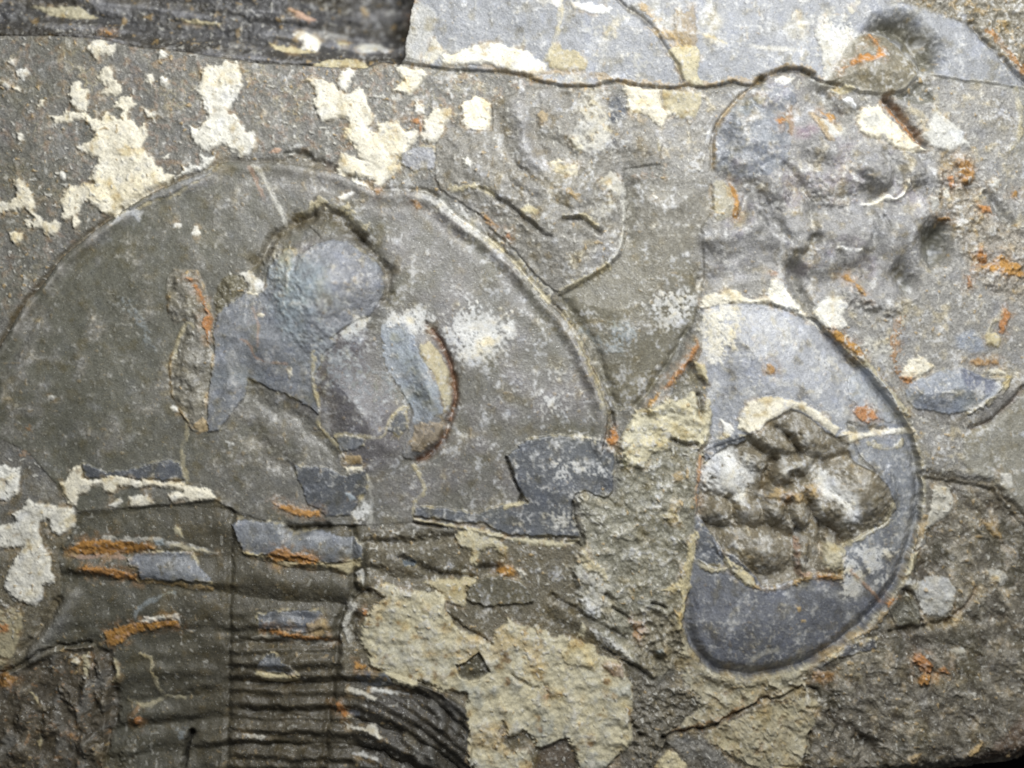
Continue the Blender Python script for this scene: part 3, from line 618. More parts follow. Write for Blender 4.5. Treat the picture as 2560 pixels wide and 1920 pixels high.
# ridge with rust along the wedge's right edge
w, d = line('B3 1500,1160 1440,1270 1340,1390 1270,1490 1180,1600', 2, 60); Z[w] += 13 * np.exp(-(d / 15) ** 2); paint(w, np.exp(-(d / 15) ** 2), 'pale', 0.1, 0.5)
rust('B3 1500,1140 1520,1180 1470,1270 1400,1370 1310,1460 1270,1470 1330,1380 1420,1270', slab, 4, 3)
rust('B3 1220,1500 1235,1530 1170,1610 1140,1610 1170,1550', slab, 4, 2)
rust('C3 880,600 905,545 930,520 960,590 940,640 900,645', slab, 5, 2)
groove('C3 915,430 918,480 935,520', 4, 12, 2, 'black', 0.8, 4)

frag = piece('fossil_fragment', label='crumpled pale edged shell fragment above the large head\'s right rim', cat='fossil')
MF = P('A2 1350,1000 1400,900 1500,870 1750,900 A3 80,700 300,620 500,600 640,620 900,620 1010,760 1060,810 1200,900 1260,1000 1250,1130 1000,1160 985,1290 1010,1420 990,1600 B3 1000,200 1000,400 960,540 880,620 750,700 560,800 520,800 400,700 230,500 60,350 B2 1740,330 1500,160 1380,90 1350,0')
w, sd = region(MF, 3, 60); m = sstep(-2, 3, sd)
Z[w] += m * (6 + 16 * sstep(0, 90, sd) + 5 * N40[w]); ID[w][sd > 0] = frag
paint(w, m, lin((130, 127, 119)), 0.10, 0.9); paint(w, m * sstep(0.1, 0.7, N120[w] + 0.4 * N40[w]), lin((148, 146, 142)), 0.1, 0.5)
paint(w, m * sstep(0.2, 0.7, N40b[w] + 0.4 * N14[w]), 'brown', 0.1, 0.35); smoothskin(w, m, 0.8)
stroke('A3 975,1230 1000,1380 1000,1520 B3 1000,200 995,390 960,530 890,610', 11, 'pale', 0.85, 3, 5)
stroke('B3 880,625 750,700 640,750 560,800', 14, 'tan', 0.8, 4, 3)
w, d = line('A3 270,740 300,900 330,1030 380,1120 450,1180', 3, 90); Z[w] += 12 * np.exp(-(d / 20) ** 2); paint(w, np.exp(-(d / 18) ** 2), lin((164, 164, 166)), 0.08, 0.6)
groove('A3 390,820 370,960 420,1100 560,1200', 16, 12, 4, 'brown', 0.35); groove('A3 100,760 150,950 230,1150', 18, 9, 4, 'brown', 0.2); groove('A3 450,960 560,1000 640,1080', 16, 10, 5, 'olive', 0.4)
dome('A3', 620, 1330, 150, 110, 30, 12); dome('A3', 330, 1250, 180, 80, 35, 10)
groove('A3 0,1300 60,1330 140,1390 260,1470 420,1600', 5, 12, 3, 'dark', 0.55)
stroke('A2 1450,1300 1530,1310 1620,1290 1680,1310 1750,1350', 12, 'tan', 0.8, 4, 4)
groove('B3 580,300 680,298 740,330 830,395', 6, 16, 3, 'dark', 0.6); stroke('B3 580,285 680,272 745,300 800,350', 11, 'tan', 0.8, 4, 4)
groove('B3 260,280 420,400 490,420', 5, 9, 3, 'dark', 0.5); stroke('A3 560,1300 640,1350 690,1390', 11, 'ochre', 0.8, 4, 2)
groove('A2 1930,1160 1990,1200 2000,1240', 10, 16, 3, 'black', 0.5, 12)
crust('B3 270,240 330,200 410,240 380,275 300,270', frag, 'tan', 7, 3); rust('B3 30,270 80,300 140,350 110,370 40,310', frag, 2, 5, alpha=0.6); rust('B3 180,390 220,400 210,440 185,430', frag, 3, 2)
crust('A3 460,1130 540,1095 560,1110 620,1140 680,1130 672,1220 580,1212 510,1190', frag, 'cream', 5, 4, 0.85)
crust('A3 820,1260 900,1185 960,1220 985,1290 960,1370 880,1330', frag, 'pale', 4, 6, 0.8)
crust('A3 610,960 680,950 710,1040 680,1060 640,1020', frag, 'tan', 5, 4)
bloom('A3 640,640 720,610 800,680 900,830 900,1030 700,1060 620,960 700,820', 0.66, 14, 0.8, 'pale')
w, sd = region('A3 880,690 960,640 1060,790 980,830 900,910 870,830', 12); paint(w, sstep(-8, 14, sd) * sstep(-0.5, 0.4, N14[w] + 0.3), lin((62, 68, 78)), 0.2, 0.85)
for s in ['A3 760,1060 820,1050 850,1100 790,1110', 'A3 890,940 970,930 980,1010 900,1060']:
    w, sd = region(s, 10); paint(w, sstep(-6, 10, sd) * sstep(-0.3, 0.4, N14[w]), lin((66, 68, 74)), 0.2, 0.7)
dome('A3', 430, 820, 50, 55, 0, 6); crust('A3 395,790 430,765 470,780 465,840 430,860 400,830', frag, 'ochre', 3, 3, 0.5)
bloom('A3 700,1400 950,1380 980,1500 900,1600 760,1520', 0.45, 14, 0.6, 'pale'); bloom('B3 640,520 720,500 720,600 640,620', 0.5, 10, 0.6, 'pale', 20)

# ------------------------------------------------------------------ head at right, half stripped of its shell
headR = piece('trilobite_fossil', empty=True, label='round trilobite head with grey shell and lumpy core at right', cat='fossil')
RC = P('S 1757,765 1796,758 1868,755 1962,773 2035,798 2071,830 2121,885 2176,935 2219,993 2252,1033 2277,1082 2295,1133 2306,1187 2310,1242 2302,1296 2284,1368 2266,1422 2259,1447 2223,1497 2158,1570 2085,1627 2020,1664 1963,1682 1880,1696 1797,1685 1753,1656 1721,1609 1706,1555 1717,1501 1732,1421 1742,1374 1739,1343 1735,1289 1746,1180 1757,1097 1775,1025 1764,952 1742,909 1757,880')
w, sdR = region(RC, 4, 80)
m = sstep(-2, 3, sdR)
curved = sstep(1960, 2120, X[w]) + sstep(1450, 1560, Y[w]); curved = np.clip(curved, 0, 1)
Z[w] += m * (2 + 34 * sstep(0, 150, sdR) - 30 * np.exp(-((sdR - 7) / 15) ** 2) * curved)
Z[w] += (1 - m) * curved * 9 * np.exp(-((sdR + 12) / 16) ** 2)     # the stone stands proud around it
paint(w, m, 'film', 0.07)
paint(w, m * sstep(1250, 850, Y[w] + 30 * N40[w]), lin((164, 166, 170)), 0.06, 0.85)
paint(w, m * sstep(1350, 1480, Y[w]), lin((104, 106, 112)), 0.07, 0.8)  # lower shell slopes away from the lamp; that shade is painted in
paint(w, m * sstep(0.0, 0.8, N120b[w] + 0.3 * N40[w]), 'filmlight', 0.06, 0.35)
paint(w, m * sstep(0.2, 0.9, N120[w]), 'filmdark', 0.06, 0.35)
grain(w, m, 0.7, 0.33); smoothskin(w, m, 0.25)
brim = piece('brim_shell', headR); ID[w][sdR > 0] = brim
paint(w, np.exp(-((sdR + 4) / 6) ** 2) * sstep(-0.4, 0.3, N40[w]) * curved, 'tan', 0.15, 0.7)
wR = w
paint(w, m * sstep(1100, 900, Y[w]) * sstep(0.15, 0.6, N40[w] + 0.5 * N14[w]), 'pale', 0.1, 0.5)
paint(w, m * sstep(0.2, 0.8, N40b[w] + 0.4 * N14b[w] + 0.3 * N120[w]), lin((96, 98, 108)), 0.1, 0.5)
# pale powder and crust on the shell
bloom('B3 1540,900 1640,880 1720,900 1700,1000 1720,1100 1680,1280 1580,1240 1520,1100', 0.62, 12, 0.9, 'cream')
bloom('B4 60,900 200,880 280,1000 200,1200 120,1260 60,1150', 0.62, 12, 0.9, 'cream'); bloom('B4 300,1380 440,1420 400,1500 320,1480', 0.5, 10, 0.8, 'pale')
crust('B3 1540,830 1640,810 1740,785 1800,800 1850,840 1900,850 2000,830 2060,860 2212,900 2212,940 2000,890 1850,880 1700,880 1600,900 1520,920', slab, 'cream', 7, 5)
crust('B4 440,820 460,720 520,690 560,760 620,840 680,920 720,980 800,1040 860,1070 830,1080 720,1000 600,930 480,900', slab, 'cream', 6, 5)
crust('B4 790,870 860,840 950,840 1000,900 960,960 1000,1040 940,1060 860,1060 800,1010 750,950', slab, 'cream', 6, 5)
crust('B3 1480,1290 1560,1300 1580,1440 1540,1400 1500,1370', slab, 'tan', 4, 4)
rust('B4 425,1300 480,1310 480,1370 430,1372', brim, 4, 2)
rust('B4 460,655 520,655 525,680 470,685', slab, 3, 2)
rust('B4 860,1075 900,1052 980,1100 1060,1160 1110,1240 1060,1250 990,1190 910,1140', slab, 7, 2)
crust('B4 1110,1245 1070,1255 1150,1370 1260,1500 1340,1620 1400,1659 1440,1659 1350,1540 1250,1420', slab, 'tan', 8, 3, 0.7)
w, sd = region('C4 980,160 1130,100 1260,230 1380,440 1400,500 1210,470 1170,390 1040,370 990,330', 5); paint(w, sstep(-3, 5, sd), lin((166, 170, 174)), 0.08, 0.8); Z[w] += 4 * sstep(-2, 3, sd)
ID[w][sd > 0] = piece('shell_flake', headR)
rust('C4 1010,420 1040,380 1110,370 1170,400 1200,460 1130,490 1040,460', brim, 7, 3)
groove('C4 1000,500 1100,540 1250,540', 8, 10, 3, 'dark', 0.5)
crust('C4 910,580 960,550 1060,560 1200,540 1300,520 1440,520 1480,580 1420,570 1250,570 1100,590 1030,620 970,640 930,620', brim, 'cream', 6, 3)
stroke('C4 1130,630 1250,655 1340,650 1380,610', 12, 'tan', 0.7, 3, 3)
stroke('C4 1030,640 1060,720 1160,830', 4, 'dark', 0.6, 2, -6)
# stripped lumpy core
core = piece('inner_core', headR)
CP = P('C4 300,570 370,540 450,470 590,390 720,450 820,540 900,590 980,570 990,700 1030,770 1150,830 1250,920 1290,1040 1275,1150 1220,1200 1100,1250 1000,1310 960,1340 930,1540 780,1520 620,1560 480,1610 390,1610 340,1540 200,1400 120,1370 60,1280 0,1180 C3 1500,1120 1520,830 1540,690 1640,640 1800,590')
w, sd = region(CP, 3, 60); m = sstep(-2, 3, sd)
Z[w] += sstep(-6, 34, sd) * (-6 + 4 * N40[w]) - 5 * m; ID[w][sd > 0] = core
paint(w, m, lin((124, 117, 101)), 0.12); paint(w, m * sstep(0.2, 0.7, N40[w] + 0.4 * N14[w]), 'pale', 0.1, 0.45)
grain(w, m, 0.8, 0.36); smoothskin(w, m, 0.4)
lobes = [(450, 625, 200, 75, 27, 34), (700, 580, 190, 95, 42, 36), (330, 740, 120, 60, 20, 24), (525, 830, 90, 80, -20, 34), (650, 780, 95, 60, -25, 26), (1080, 970, 230, 230, 0, 46), (870, 1090, 230, 85, 42, 30),
         (90, 1100, 120, 90, 20, 28), (290, 1100, 130, 90, 40, 26), (490, 1090, 90, 100, 30, 30), (640, 1130, 80, 120, 10, 28), (330, 1350, 260, 150, 15, 36), (660, 1390, 50, 170, 0, 28), (860, 1430, 100, 110, 20, 22), (120, 860, 170, 150, 40, 30), (560, 980, 160, 50, 5, 18)]
for cx, cy, a, b, g, h in lobes:
    wl, ml = dome('C4', cx, cy, a * 1.12, b * 1.15, g, h * 1.05, 1.15, 8)
    lid = piece('core_lobe', headR); sel = (ml > 0.12) & (ID[wl] == core); ID[wl][sel] = lid
groove('C4 500,520 580,590 650,690', 6, 16, 2, 'dark', 0.6, 7)
groove('C4 470,750 430,840 405,950', 12, 24, 2, lin((88, 66, 36)), 0.6); groove('C4 600,830 570,930', 8, 14, 2, 'brown', 0.5)  # shadow beside the lobe painted brown into the trench
groove('C4 690,1000 760,1130 860,1220 960,1330', 13, 26, 3, lin((84, 64, 36)), 0.65); groove('C4 560,1050 590,1140 640,1220', 10, 18, 3, 'dark', 0.5)
groove('C4 370,1010 430,1170 560,1270 650,1230', 15, 20, 3, 'brown', 0.5); groove('C4 170,1010 200,1140', 9, 16, 3, 'dark', 0.5); groove('C4 40,1200 240,1220 400,1200', 13, 18, 3, 'brown', 0.5)
groove('C4 800,1220 800,1360 780,1400', 10, 16, 3, 'dark', 0.5); groove('C4 300,610 420,690 640,710', 8, 12, 3, 'brown', 0.5); groove('C4 880,740 960,710', 10, 14, 2, 'brown', 0.4)
crust('C4 228,540 235,450 300,345 420,312 500,312 620,332 720,372 830,442 922,530 885,580 800,500 700,430 600,385 520,430 450,470 370,540 290,560', headR, 'cream', 5, 4)
crust('C4 115,470 170,490 205,540 170,590 140,590 130,520', brim, 'white', 4, 4)
CORE_N = fbm(34, seed=131, octv=3)
w, sd = region(CP, 3, 60); m = sstep(0, 12, sd); Z[w] += m * 2.5 * np.abs(CORE_N[w]); paint(w, m * sstep(0.1, 0.5, CORE_N[w] + 0.4 * N14[w]), lin((168, 166, 160)), 0.1, 0.5); paint(w, m * sstep(0.1, 0.6, -CORE_N[w] + 0.3 * N40[w]), lin((104, 94, 72)), 0.1, 0.5)
bloom('C4 -20,800 100,670 190,650 230,760 200,830 260,800 250,730 330,740 330,860 280,950 260,1030 160,990 60,960 -20,930', 0.85, 10, 0.95, soft=18)
bloom('C4 570,760 690,730 700,800 620,830', 0.55, 10, 0.7, 'pale', 18); bloom('C4 740,820 820,820 920,920 1020,1000 1060,1170 980,1180 900,1040 800,960', 0.82, 12, 0.95, soft=18)
bloom('C4 1010,1350 1150,1340 1400,1400 1300,1420 1200,1420 1230,1490 1130,1530 1080,1440', 0.72, 10, 0.95, soft=16); bloom('D4 940,180 1030,210 1100,360 1060,460 960,490 930,340', 0.68, 10, 0.95, soft=16)
bloom('D4 1180,370 1290,330 1240,400', 0.6, 8, 0.9, soft=14)
for s in ['C4 690,930 740,900 795,930 770,990 710,990', 'C4 440,970 490,920 560,960 520,1000 430,1010', 'C4 590,980 670,960 690,1020 620,1050']: crust(s, core, 'ochre', 5, 5, 0.75)
rust('C4 540,1000 580,990 585,1020 550,1025', core, 4, 2)
stroke('C4 960,1330 1100,1260 1210,1200 1260,1150 1290,1050', 12, 'tan', 0.7, 3, 3)
crust('D4 120,160 170,210 240,250 330,340 350,400 280,390 200,320 140,250', headR, 'tan', 8, 3)
stroke('D4 340,395 450,415 560,390 640,360 780,320 930,340', 13, 'ochre', 0.85, 3, 5); rust('D4 760,320 800,310 900,330 890,345 780,335', headR, 3, 2)
stroke('D4 620,60 625,200 640,300 700,310', 10, 'pink', 0.8, 3, 4)
crust('D4 810,100 830,60 900,110 960,140 940,330 880,300 800,240', core, 'tan', 4, 7, 0.7, holes=0.1)
flake('C3 1500,1180 1540,1200 1600,1260 1660,1400 1650,1470 1560,1480 1480,1420', headR, 'filmdark', 4, 3, 0.1)
stroke('C3 1480,1440 1560,1490 1620,1510 1700,1490', 13, 'tan', 0.8, 2, 6)
rust('C3 1510,700 1535,720 1525,880 1500,940 1505,1050 1490,1110 1480,1020 1490,880', headR, 5, 2)
flake('C3 1545,690 1600,620 1760,570 1830,580 1840,620 1720,640 1600,720 1550,770', headR, 'filmdark', 8, 3, 0.1)
stroke('D4 1000,290 1130,410 1230,510', 9, 'pink', 0.8, 2, 2)
stroke('D4 340,900 420,850 540,840', 12, 'pale', 0.5, 5); stroke('D4 290,420 150,640 110,700', 6, 'filmlight', 0.35, 3)
for s in ['D4 630,545 655,535 660,565 640,575', 'D4 655,625 690,620 690,640 660,645']: crust(s, brim, 'ochre', 3, 2)

# ------------------------------------------------------------------ head at the upper right, crushed
headU = piece('trilobite_fossil', empty=True, label='crushed pale grey trilobite head with wavy folds at upper right', cat='fossil')
UP = P('A4 340,610 480,520 620,560 760,620 820,760 980,860 1080,930 1240,970 1400,1050 1560,1100 1640,1250 1560,1400 1500,1500 1500,1659 B4 1520,640 1460,840 1300,900 1160,880 1000,840 900,800 740,880 680,760 560,690 430,650 330,680 0,800 -60,560 20,330 100,330 240,280 A4 90,1220 60,1150 60,1000 100,850 180,735')
w, sd = region(UP, 6, 60); m = sstep(-26, 26, sd + 22 * N40[w] + 8 * N14[w])
Z[w] += m * (2 + 16 * sstep(-10, 130, sd) + 3 * N40[w]); field = piece('folded_shell', headU); ID[w][sd > 0] = field
paint(w, m, lin((140, 139, 138)), 0.10, 0.8); paint(w, m * sstep(0.1, 0.8, N120[w] + 0.4 * N40[w]), lin((168, 170, 174)), 0.08, 0.5)
paint(w, m * sstep(0.3, 0.8, N40b[w] + 0.3 * N14[w]), 'brown', 0.1, 0.25); grain(w, m, 0.95, 0.5); smoothskin(w, m, 0.45)
paint(w, m * sstep(0.15, 0.6, N40[w] * 0.8 + N14b[w] * 0.5 + 0.3 * N120b[w]), lin((186, 184, 178)), 0.1, 0.55)
FOLD = fbm(150, 105, seed=91, octv=2)
Z[w] += m * 27 * FOLD[w]
w, sd = flake('A4 340,625 480,560 600,570 640,690 560,800 600,950 570,1130 430,1220 230,1230 90,1180 75,1000 112,850 190,735', headU, lin((130, 133, 138)), 2, 9, 0.6, edge=0.1)
Z[w] += 10 * sstep(0, 70, sd)
groove('A4 400,555 270,650 170,750 95,860 60,1000 62,1170', 5, 14, 2, 'brown', 0.7, 6); stroke('A4 330,605 270,655 180,740 110,850 78,1000 72,1150', 7, 'ochre', 0.7, 3, 3)
groove('A4 360,570 450,515 560,485 660,490 760,520', 6, 12, 2, 'dark', 0.6); crust('A4 470,560 540,525 620,545 600,575 540,585', headU, 'cream', 4, 3)
crust('A4 330,680 380,650 420,690 400,730 350,720', headU, 'tan', 3, 4, 0.6)
HM = sstep(-40, 60, region(UP, 6, 60)[1]); wU = region(UP, 6, 60)[0]
paint(wU, HM * sstep(0.1, 0.7, N120[wU] - 0.5 * N40b[wU]), lin((140, 128, 134)), 0.1, 0.45)
paint(wU, HM * sstep(0.25, 0.8, N120b[wU] + 0.5 * N40[wU] + 0.3 * N14[wU]), lin((142, 126, 92)), 0.15, 0.5)
for c, r, h in [((1180, 1190), (150, 130), 30), ((900, 1290), (180, 130), 22), ((480, 1300), (110, 170), 22), ((880, 1080), (170, 90), 16), ((1420, 1180), (110, 130), 20)]: dome('A4', c[0], c[1], r[0] * 1.15, r[1] * 1.15, 0, h * 1.5, 1.4, 8)
wl, ml = dome('A4', 1180, 1190, 10, 10, 0, 0)
w, sd = region('A4 1000,1080 1100,1030 1240,1050 1310,1150 1300,1290 1200,1350 1080,1320 1010,1230', 3); ID[w][sd > 0] = piece('middle_lobe', headU)
groove('A4 1010,1200 1050,1215 1080,1240', 10, 18, 2, 'olive', 0.6); groove('A4 1250,1060 1320,1160 1300,1290 1200,1360 1150,1390', 11, 16, 2, 'olive', 0.5)
groove('A4 560,1140 640,1240 710,1340 740,1420 750,1530 750,1659', 12, 22, 3, 'olive', 0.6); groove('B4 760,450 720,520 640,600 620,680 650,780 720,900', 14, 24, 3, 'olive', 0.55)
groove('A4 260,1500 290,1400 350,1280', 20, 22, 3, 'olive', 0.5); groove('B4 490,310 540,390 600,440', 12, 16, 3, 'olive', 0.5); groove('B4 390,280 420,340 400,400', 10, 12, 3, 'olive', 0.4)
groove('A4 1120,1440 1190,1540 1180,1659', 12, 14, 3, 'olive', 0.5); groove('A4 1240,1500 1290,1600', 9, 10, 2, 'olive', 0.4); groove('B4 1120,560 1130,640 1110,700', 12, 16, 3, 'olive', 0.5); groove('B4 940,540 970,640', 9, 10, 3, 'olive', 0.4)
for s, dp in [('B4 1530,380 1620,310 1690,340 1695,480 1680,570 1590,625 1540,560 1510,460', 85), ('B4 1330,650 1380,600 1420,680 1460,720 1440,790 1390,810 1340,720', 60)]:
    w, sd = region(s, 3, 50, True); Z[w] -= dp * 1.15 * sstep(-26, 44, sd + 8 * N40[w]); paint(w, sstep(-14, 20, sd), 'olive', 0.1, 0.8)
w, sd = region('B4 560,620 640,600 700,640 680,720 620,740', 3, 50, True); Z[w] -= 26 * sstep(-12, 20, sd)
crust('A4 1028,1405 1100,1405 1170,1395 1220,1355 1270,1340 1310,1370 1370,1340 1390,1260 1410,1245 1420,1290 1390,1350 1330,1390 1240,1395 1180,1425 1090,1425', headU, 'white', 9, 3)
stroke('B4 920,500 1000,515 1080,515', 9, 'white', 0.8, 2, 4)
rust('A4 170,1260 200,1270 240,1340 250,1410 235,1510 190,1520 175,1470 215,1400 180,1330', slab, 6, 4)
crust('A4 70,1240 150,1240 180,1330 210,1400 170,1500 80,1530 60,1420', slab, 'tan', 4, 7, 0.45)
rust('A4 800,760 840,790 900,775 925,800 915,840 870,838', headU, 5, 3); rust('A4 500,840 530,810 555,840 530,870 505,870', headU, 4, 2); rust('A4 580,760 610,740 630,830 600,960 580,940', headU, 1.5, 6, alpha=0.45)
w, sd = region('A4 620,880 760,850 790,900 700,970 630,950', 10); paint(w, sstep(-10, 14, sd), lin((126, 100, 112)), 0.2, 0.6)
crust('A4 780,820 830,830 900,860 980,880 980,930 870,965 830,890', headU, 'pale', 5, 3); stroke('A4 740,780 790,850 860,960', 14, 'ochre', 0.6, 3, 5)
groove('A4 830,650 900,740 960,800 1040,780', 20, 20, 4, 'olive', 0.6)
crust('A4 950,680 1000,670 1060,720 1050,750 1000,730', slab, 'white', 6, 3); crust('A4 880,620 1000,590 1040,620 960,660 900,650', slab, 'tan', 4, 4)
crust('A4 1060,790 1110,740 1200,720 1260,790 1350,880 1450,980 1545,1030 1450,1050 1370,1040 1290,1000 1230,950 1190,960 1100,930 1060,860', slab, 'cream', 8, 4)
w, sd = region('A4 1090,800 1180,770 1240,840 1200,890 1110,880', 6); paint(w, sstep(-6, 8, sd), lin((168, 170, 168)), 0.1, 0.7)
rust('A4 1230,700 1270,690 1340,790 1440,900 1520,990 1480,1000 1380,890 1290,790', slab, 2, 3)
groove('A4 1270,695 1350,790 1430,890 1530,1000', 9, 28, 2, 'black', 0.6, 9)
crust('A4 1480,940 1540,900 1560,830 1600,750 1680,820 1770,890 1845,1020 1780,1010 1700,1060 1620,1030 1560,1000', slab, 'pale', 6, 4)
# rusty, broken ground along the right edge
w, sd = region('A4 1600,1050 1860,1030 1900,1300 2000,1500 2212,1560 S 2620,1000 B4 2212,900 1960,800 1780,560 1700,300 1620,200', 10); m = sstep(-10, 15, sd)
Z[w] += m * (8 * N40[w] + 5 * N14[w]); paint(w, m, lin((146, 138, 124)), 0.16, 0.7); paint(w, m * sstep(0.25, 0.6, N40[w] + 0.5 * N14b[w]), 'pale', 0.1, 0.5); paint(w, m * sstep(0.3, 0.7, N40b[w] + 0.4 * N14[w]), 'ochre', 0.2, 0.5); smoothskin(w, m, 1.3)
for s in ['B4 1880,540 1920,500 1960,540 1960,600 1900,630', 'B4 2000,590 2060,530 2110,590 2180,600 2212,690 2100,690 1960,650 1900,620', 'B4 2030,1000 2090,910 2125,960 2080,1085 2040,1080', 'A4 1740,1080 1830,1100 1870,1180 1850,1300 1780,1260 1750,1160', 'A4 1670,1220 1720,1210 1740,1290 1700,1320', 'B4 1620,290 1700,285 1715,310 1640,310', 'B4 1820,690 1850,680 1860,770 1830,770', 'A4 2130,1320 2170,1310 2175,1360 2135,1360', 'A4 1900,1420 1980,1410 1990,1470 1920,1470']:
    rust(s, slab, 6, 5)
rust('B4 945,690 1000,680 1030,700 1060,740 1120,830 1150,860 1100,830 1040,760 990,715', headU, 4, 3)
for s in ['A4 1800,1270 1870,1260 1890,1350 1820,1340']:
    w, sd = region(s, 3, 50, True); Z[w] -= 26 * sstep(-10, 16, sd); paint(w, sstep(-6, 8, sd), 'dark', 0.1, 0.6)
for s in ['A4 1560,1350 1620,1360 1640,1420 1580,1450', 'A4 1650,1280 1690,1310 1720,1400 1700,1420 1660,1360', 'A4 1900,1320 1940,1300 1950,1370 1900,1390', 'A4 1960,1250 2060,1230 2040,1300 1990,1310']: crust(s, slab, 'pale', 5, 4)
groove('B4 1960,130 2040,220 2120,330', 14, 20, 3, 'olive', 0.6)
# far right strip
w, sd = region('A4 1560,520 1750,560 2000,590 2160,620 2190,900 2120,1040 2212,1100 S 2620,390 2620,230', 4); m = sstep(-6, 8, sd)
paint(w, m, lin((124, 124, 118)), 0.08, 0.6); smoothskin(w, m, 0.6); stroke('A4 2160,620 2190,800 2180,940 2110,1030', 13, 'tan', 0.7, 5, 3)
w, sd = region('A4 1560,520 1600,700 1500,730 1380,700 1300,660 1400,620 1480,540', 5); paint(w, sstep(-5, 8, sd), 'olive', 0.1, 0.7); Z[w] -= 16 * sstep(-5, 20, sd)

# ------------------------------------------------------------------ small shell at the right edge
shell = piece('shell_fragment', empty=True, label='small bluish half round shell fragment at the right edge', cat='fossil')
w, sd = region('B4 1380,1480 1450,1420 1550,1380 1640,1340 1730,1330 1780,1310 1860,1350 1960,1400 2115,1395 2160,1380 S 2620,880 2620,960 C4 2130,350 2000,470 1850,530 1700,500 1560,470 1450,420', 3, 60); m = sstep(-3, 4, sd)
Z[w] += m * (2 + 12 * sstep(0, 50, sd)); paint(w, m, lin((134, 131, 126)), 0.1, 0.8); ID[w][sd > 0] = piece('outer_margin', shell); smoothskin(w, m, 0.6)
w, sd = flake('B4 1380,1480 1450,1420 1550,1385 1640,1345 1730,1335 1780,1315 1860,1350 1960,1400 2110,1400 2050,1480 1950,1560 1850,1620 1700,1640 1560,1620 1450,1600 1400,1540', shell, lin((134, 139, 147)), 4, 3, 0.5, name='shell_flake', edge=0.3)
Z[w] += 12 * sstep(0, 50, sd)
w, sd = region('B4 1760,1320 1860,1350 1960,1400 2100,1405 2000,1490 1880,1520 1800,1450', 4); paint(w, sstep(-4, 6, sd), lin((112, 116, 130)), 0.08, 0.8); Z[w] -= 8 * sstep(-4, 20, sd)
stroke('B4 2110,1400 2040,1500 1930,1580 1830,1640', 13, 'tan', 0.85, 2, 8)
groove('C4 2212,250 2130,350 2000,470 1850,530', 8, 16, 2, lin((110, 76, 44)), 0.7)
crust('B4 1370,1360 1420,1270 1500,1240 1600,1320 1500,1390 1430,1420 1370,1410', slab, 'cream', 7, 4); rust('B4 1360,1390 1440,1395 1440,1430 1380,1430', slab, 4, 3)
rust('B4 1840,1280 1880,1240 1950,1280 2040,1270 2060,1310 1960,1310 1870,1310', slab, 4, 5, alpha=0.7); crust('B4 1960,1340 2040,1320 2100,1370 2000,1380', shell, 'pale', 5, 3)
crust('B4 1940,1090 2020,1080 2070,1130 2040,1190 1960,1170', slab, 'tan', 6, 4); stroke('B4 2060,940 2000,1020 1970,1090', 12, 'tan', 0.8, 3, 5)
w, sd = region('B4 1740,1100 1850,1060 1950,1140 1960,1200 1850,1220 1760,1180', 6); paint(w, sstep(-8, 10, sd), lin((140, 148, 160)), 0.1, 0.7)
bloom('B4 1120,1120 1280,1130 1280,1300 1180,1280', 0.65, 10, 0.7, 'pale', 20); stroke('B4 1340,1000 1330,1120 1320,1250 1330,1320', 16, 'rust', 0.6, 6, 3, 1.0)
# smooth stone beyond it
w, sd = region('C4 1820,560 1990,480 2150,350 2212,270 S 2640,960 2640,1330 C4 2212,1100 2100,980 2000,900 1900,860 1790,780 1790,620', 4); m = sstep(-5, 6, sd)
paint(w, m, lin((134, 131, 119)), 0.07, 0.95); Z[w] += 3 * m; smoothskin(w, m, 0.35); grain(w, m, 0.8)
groove('C4 1520,850 1640,865 1760,885 1900,905 2000,940 2100,1030 2212,1160', 12, 11, 6, 'brown', 0.9, 10)
w, sd = region('C4 1520,860 1640,880 1900,920 2000,950 2212,1180 S 2620,1360 2620,1960 C4 1500,1800 1450,1450', 4); Z[w] -= 14 * sstep(-4, 6, sd)
crust('C4 1600,915 1700,940 1750,1010 1740,1080 1660,1150 1600,1200 1560,1220 1530,1350 1480,1360 1500,1250 1560,1130 1590,1020', slab, 'pale', 5, 5, 0.85)
stroke('C4 1540,1150 1500,1260 1480,1350', 16, 'ochre', 0.7, 4, 4); crust('C4 1390,1560 1440,1400 1500,1380 1480,1450 1430,1540', slab, 'tan', 6, 3)
crust('D4 1390,350 1480,380 1560,330 1700,350 1750,420 1740,560 1640,620 1530,600 1470,470 1400,420', slab, 'pale', 5, 7, 0.75)
crust('D4 1960,300 2050,290 2130,340 2060,400 1990,360', slab, 'pale', 4, 8, 0.7); crust('C4 2040,830 2120,850 2150,930 2060,930', slab, 'white', 3, 8, 0.7); bloom('C4 1690,780 1880,770 2050,860 2000,900 1800,850', 0.5, 12, 0.6, 'pale')
crust('C4 1940,1180 2020,1170 2060,1240 2080,1300 2000,1270', slab, 'ochre', 6, 8, 0.6)
groove('D4 1380,430 1450,460 1490,540 1520,690', 4, 8, 3, 'black', 0.6, 5); groove('D4 1900,430 1850,510 1760,600 1700,650', 6, 7, 4, lin((110, 76, 44)), 0.6)
w, sd = region('D4 1270,560 1340,470 1440,470 1510,600 1500,680 1340,690', 3); paint(w, sstep(-3, 5, sd), lin((104, 102, 90)), 0.1, 0.8); Z[w] += 6 * sstep(-2, 4, sd)
rust('D4 1250,520 1300,480 1340,490 1300,520 1270,540', slab, 4, 2); groove('D4 1290,720 1500,700 1700,660', 8, 12, 4, 'brown', 0.5)
flake('D4 800,960 860,900 960,850 980,810 1100,770 1200,770 1190,830 1050,870 930,900', slab, lin((84, 85, 88)), 4, 3, 0.0)
stroke('D4 760,930 860,870 960,810 1060,740 1180,670 1240,590', 16, 'ochre', 0.6, 3, 4)
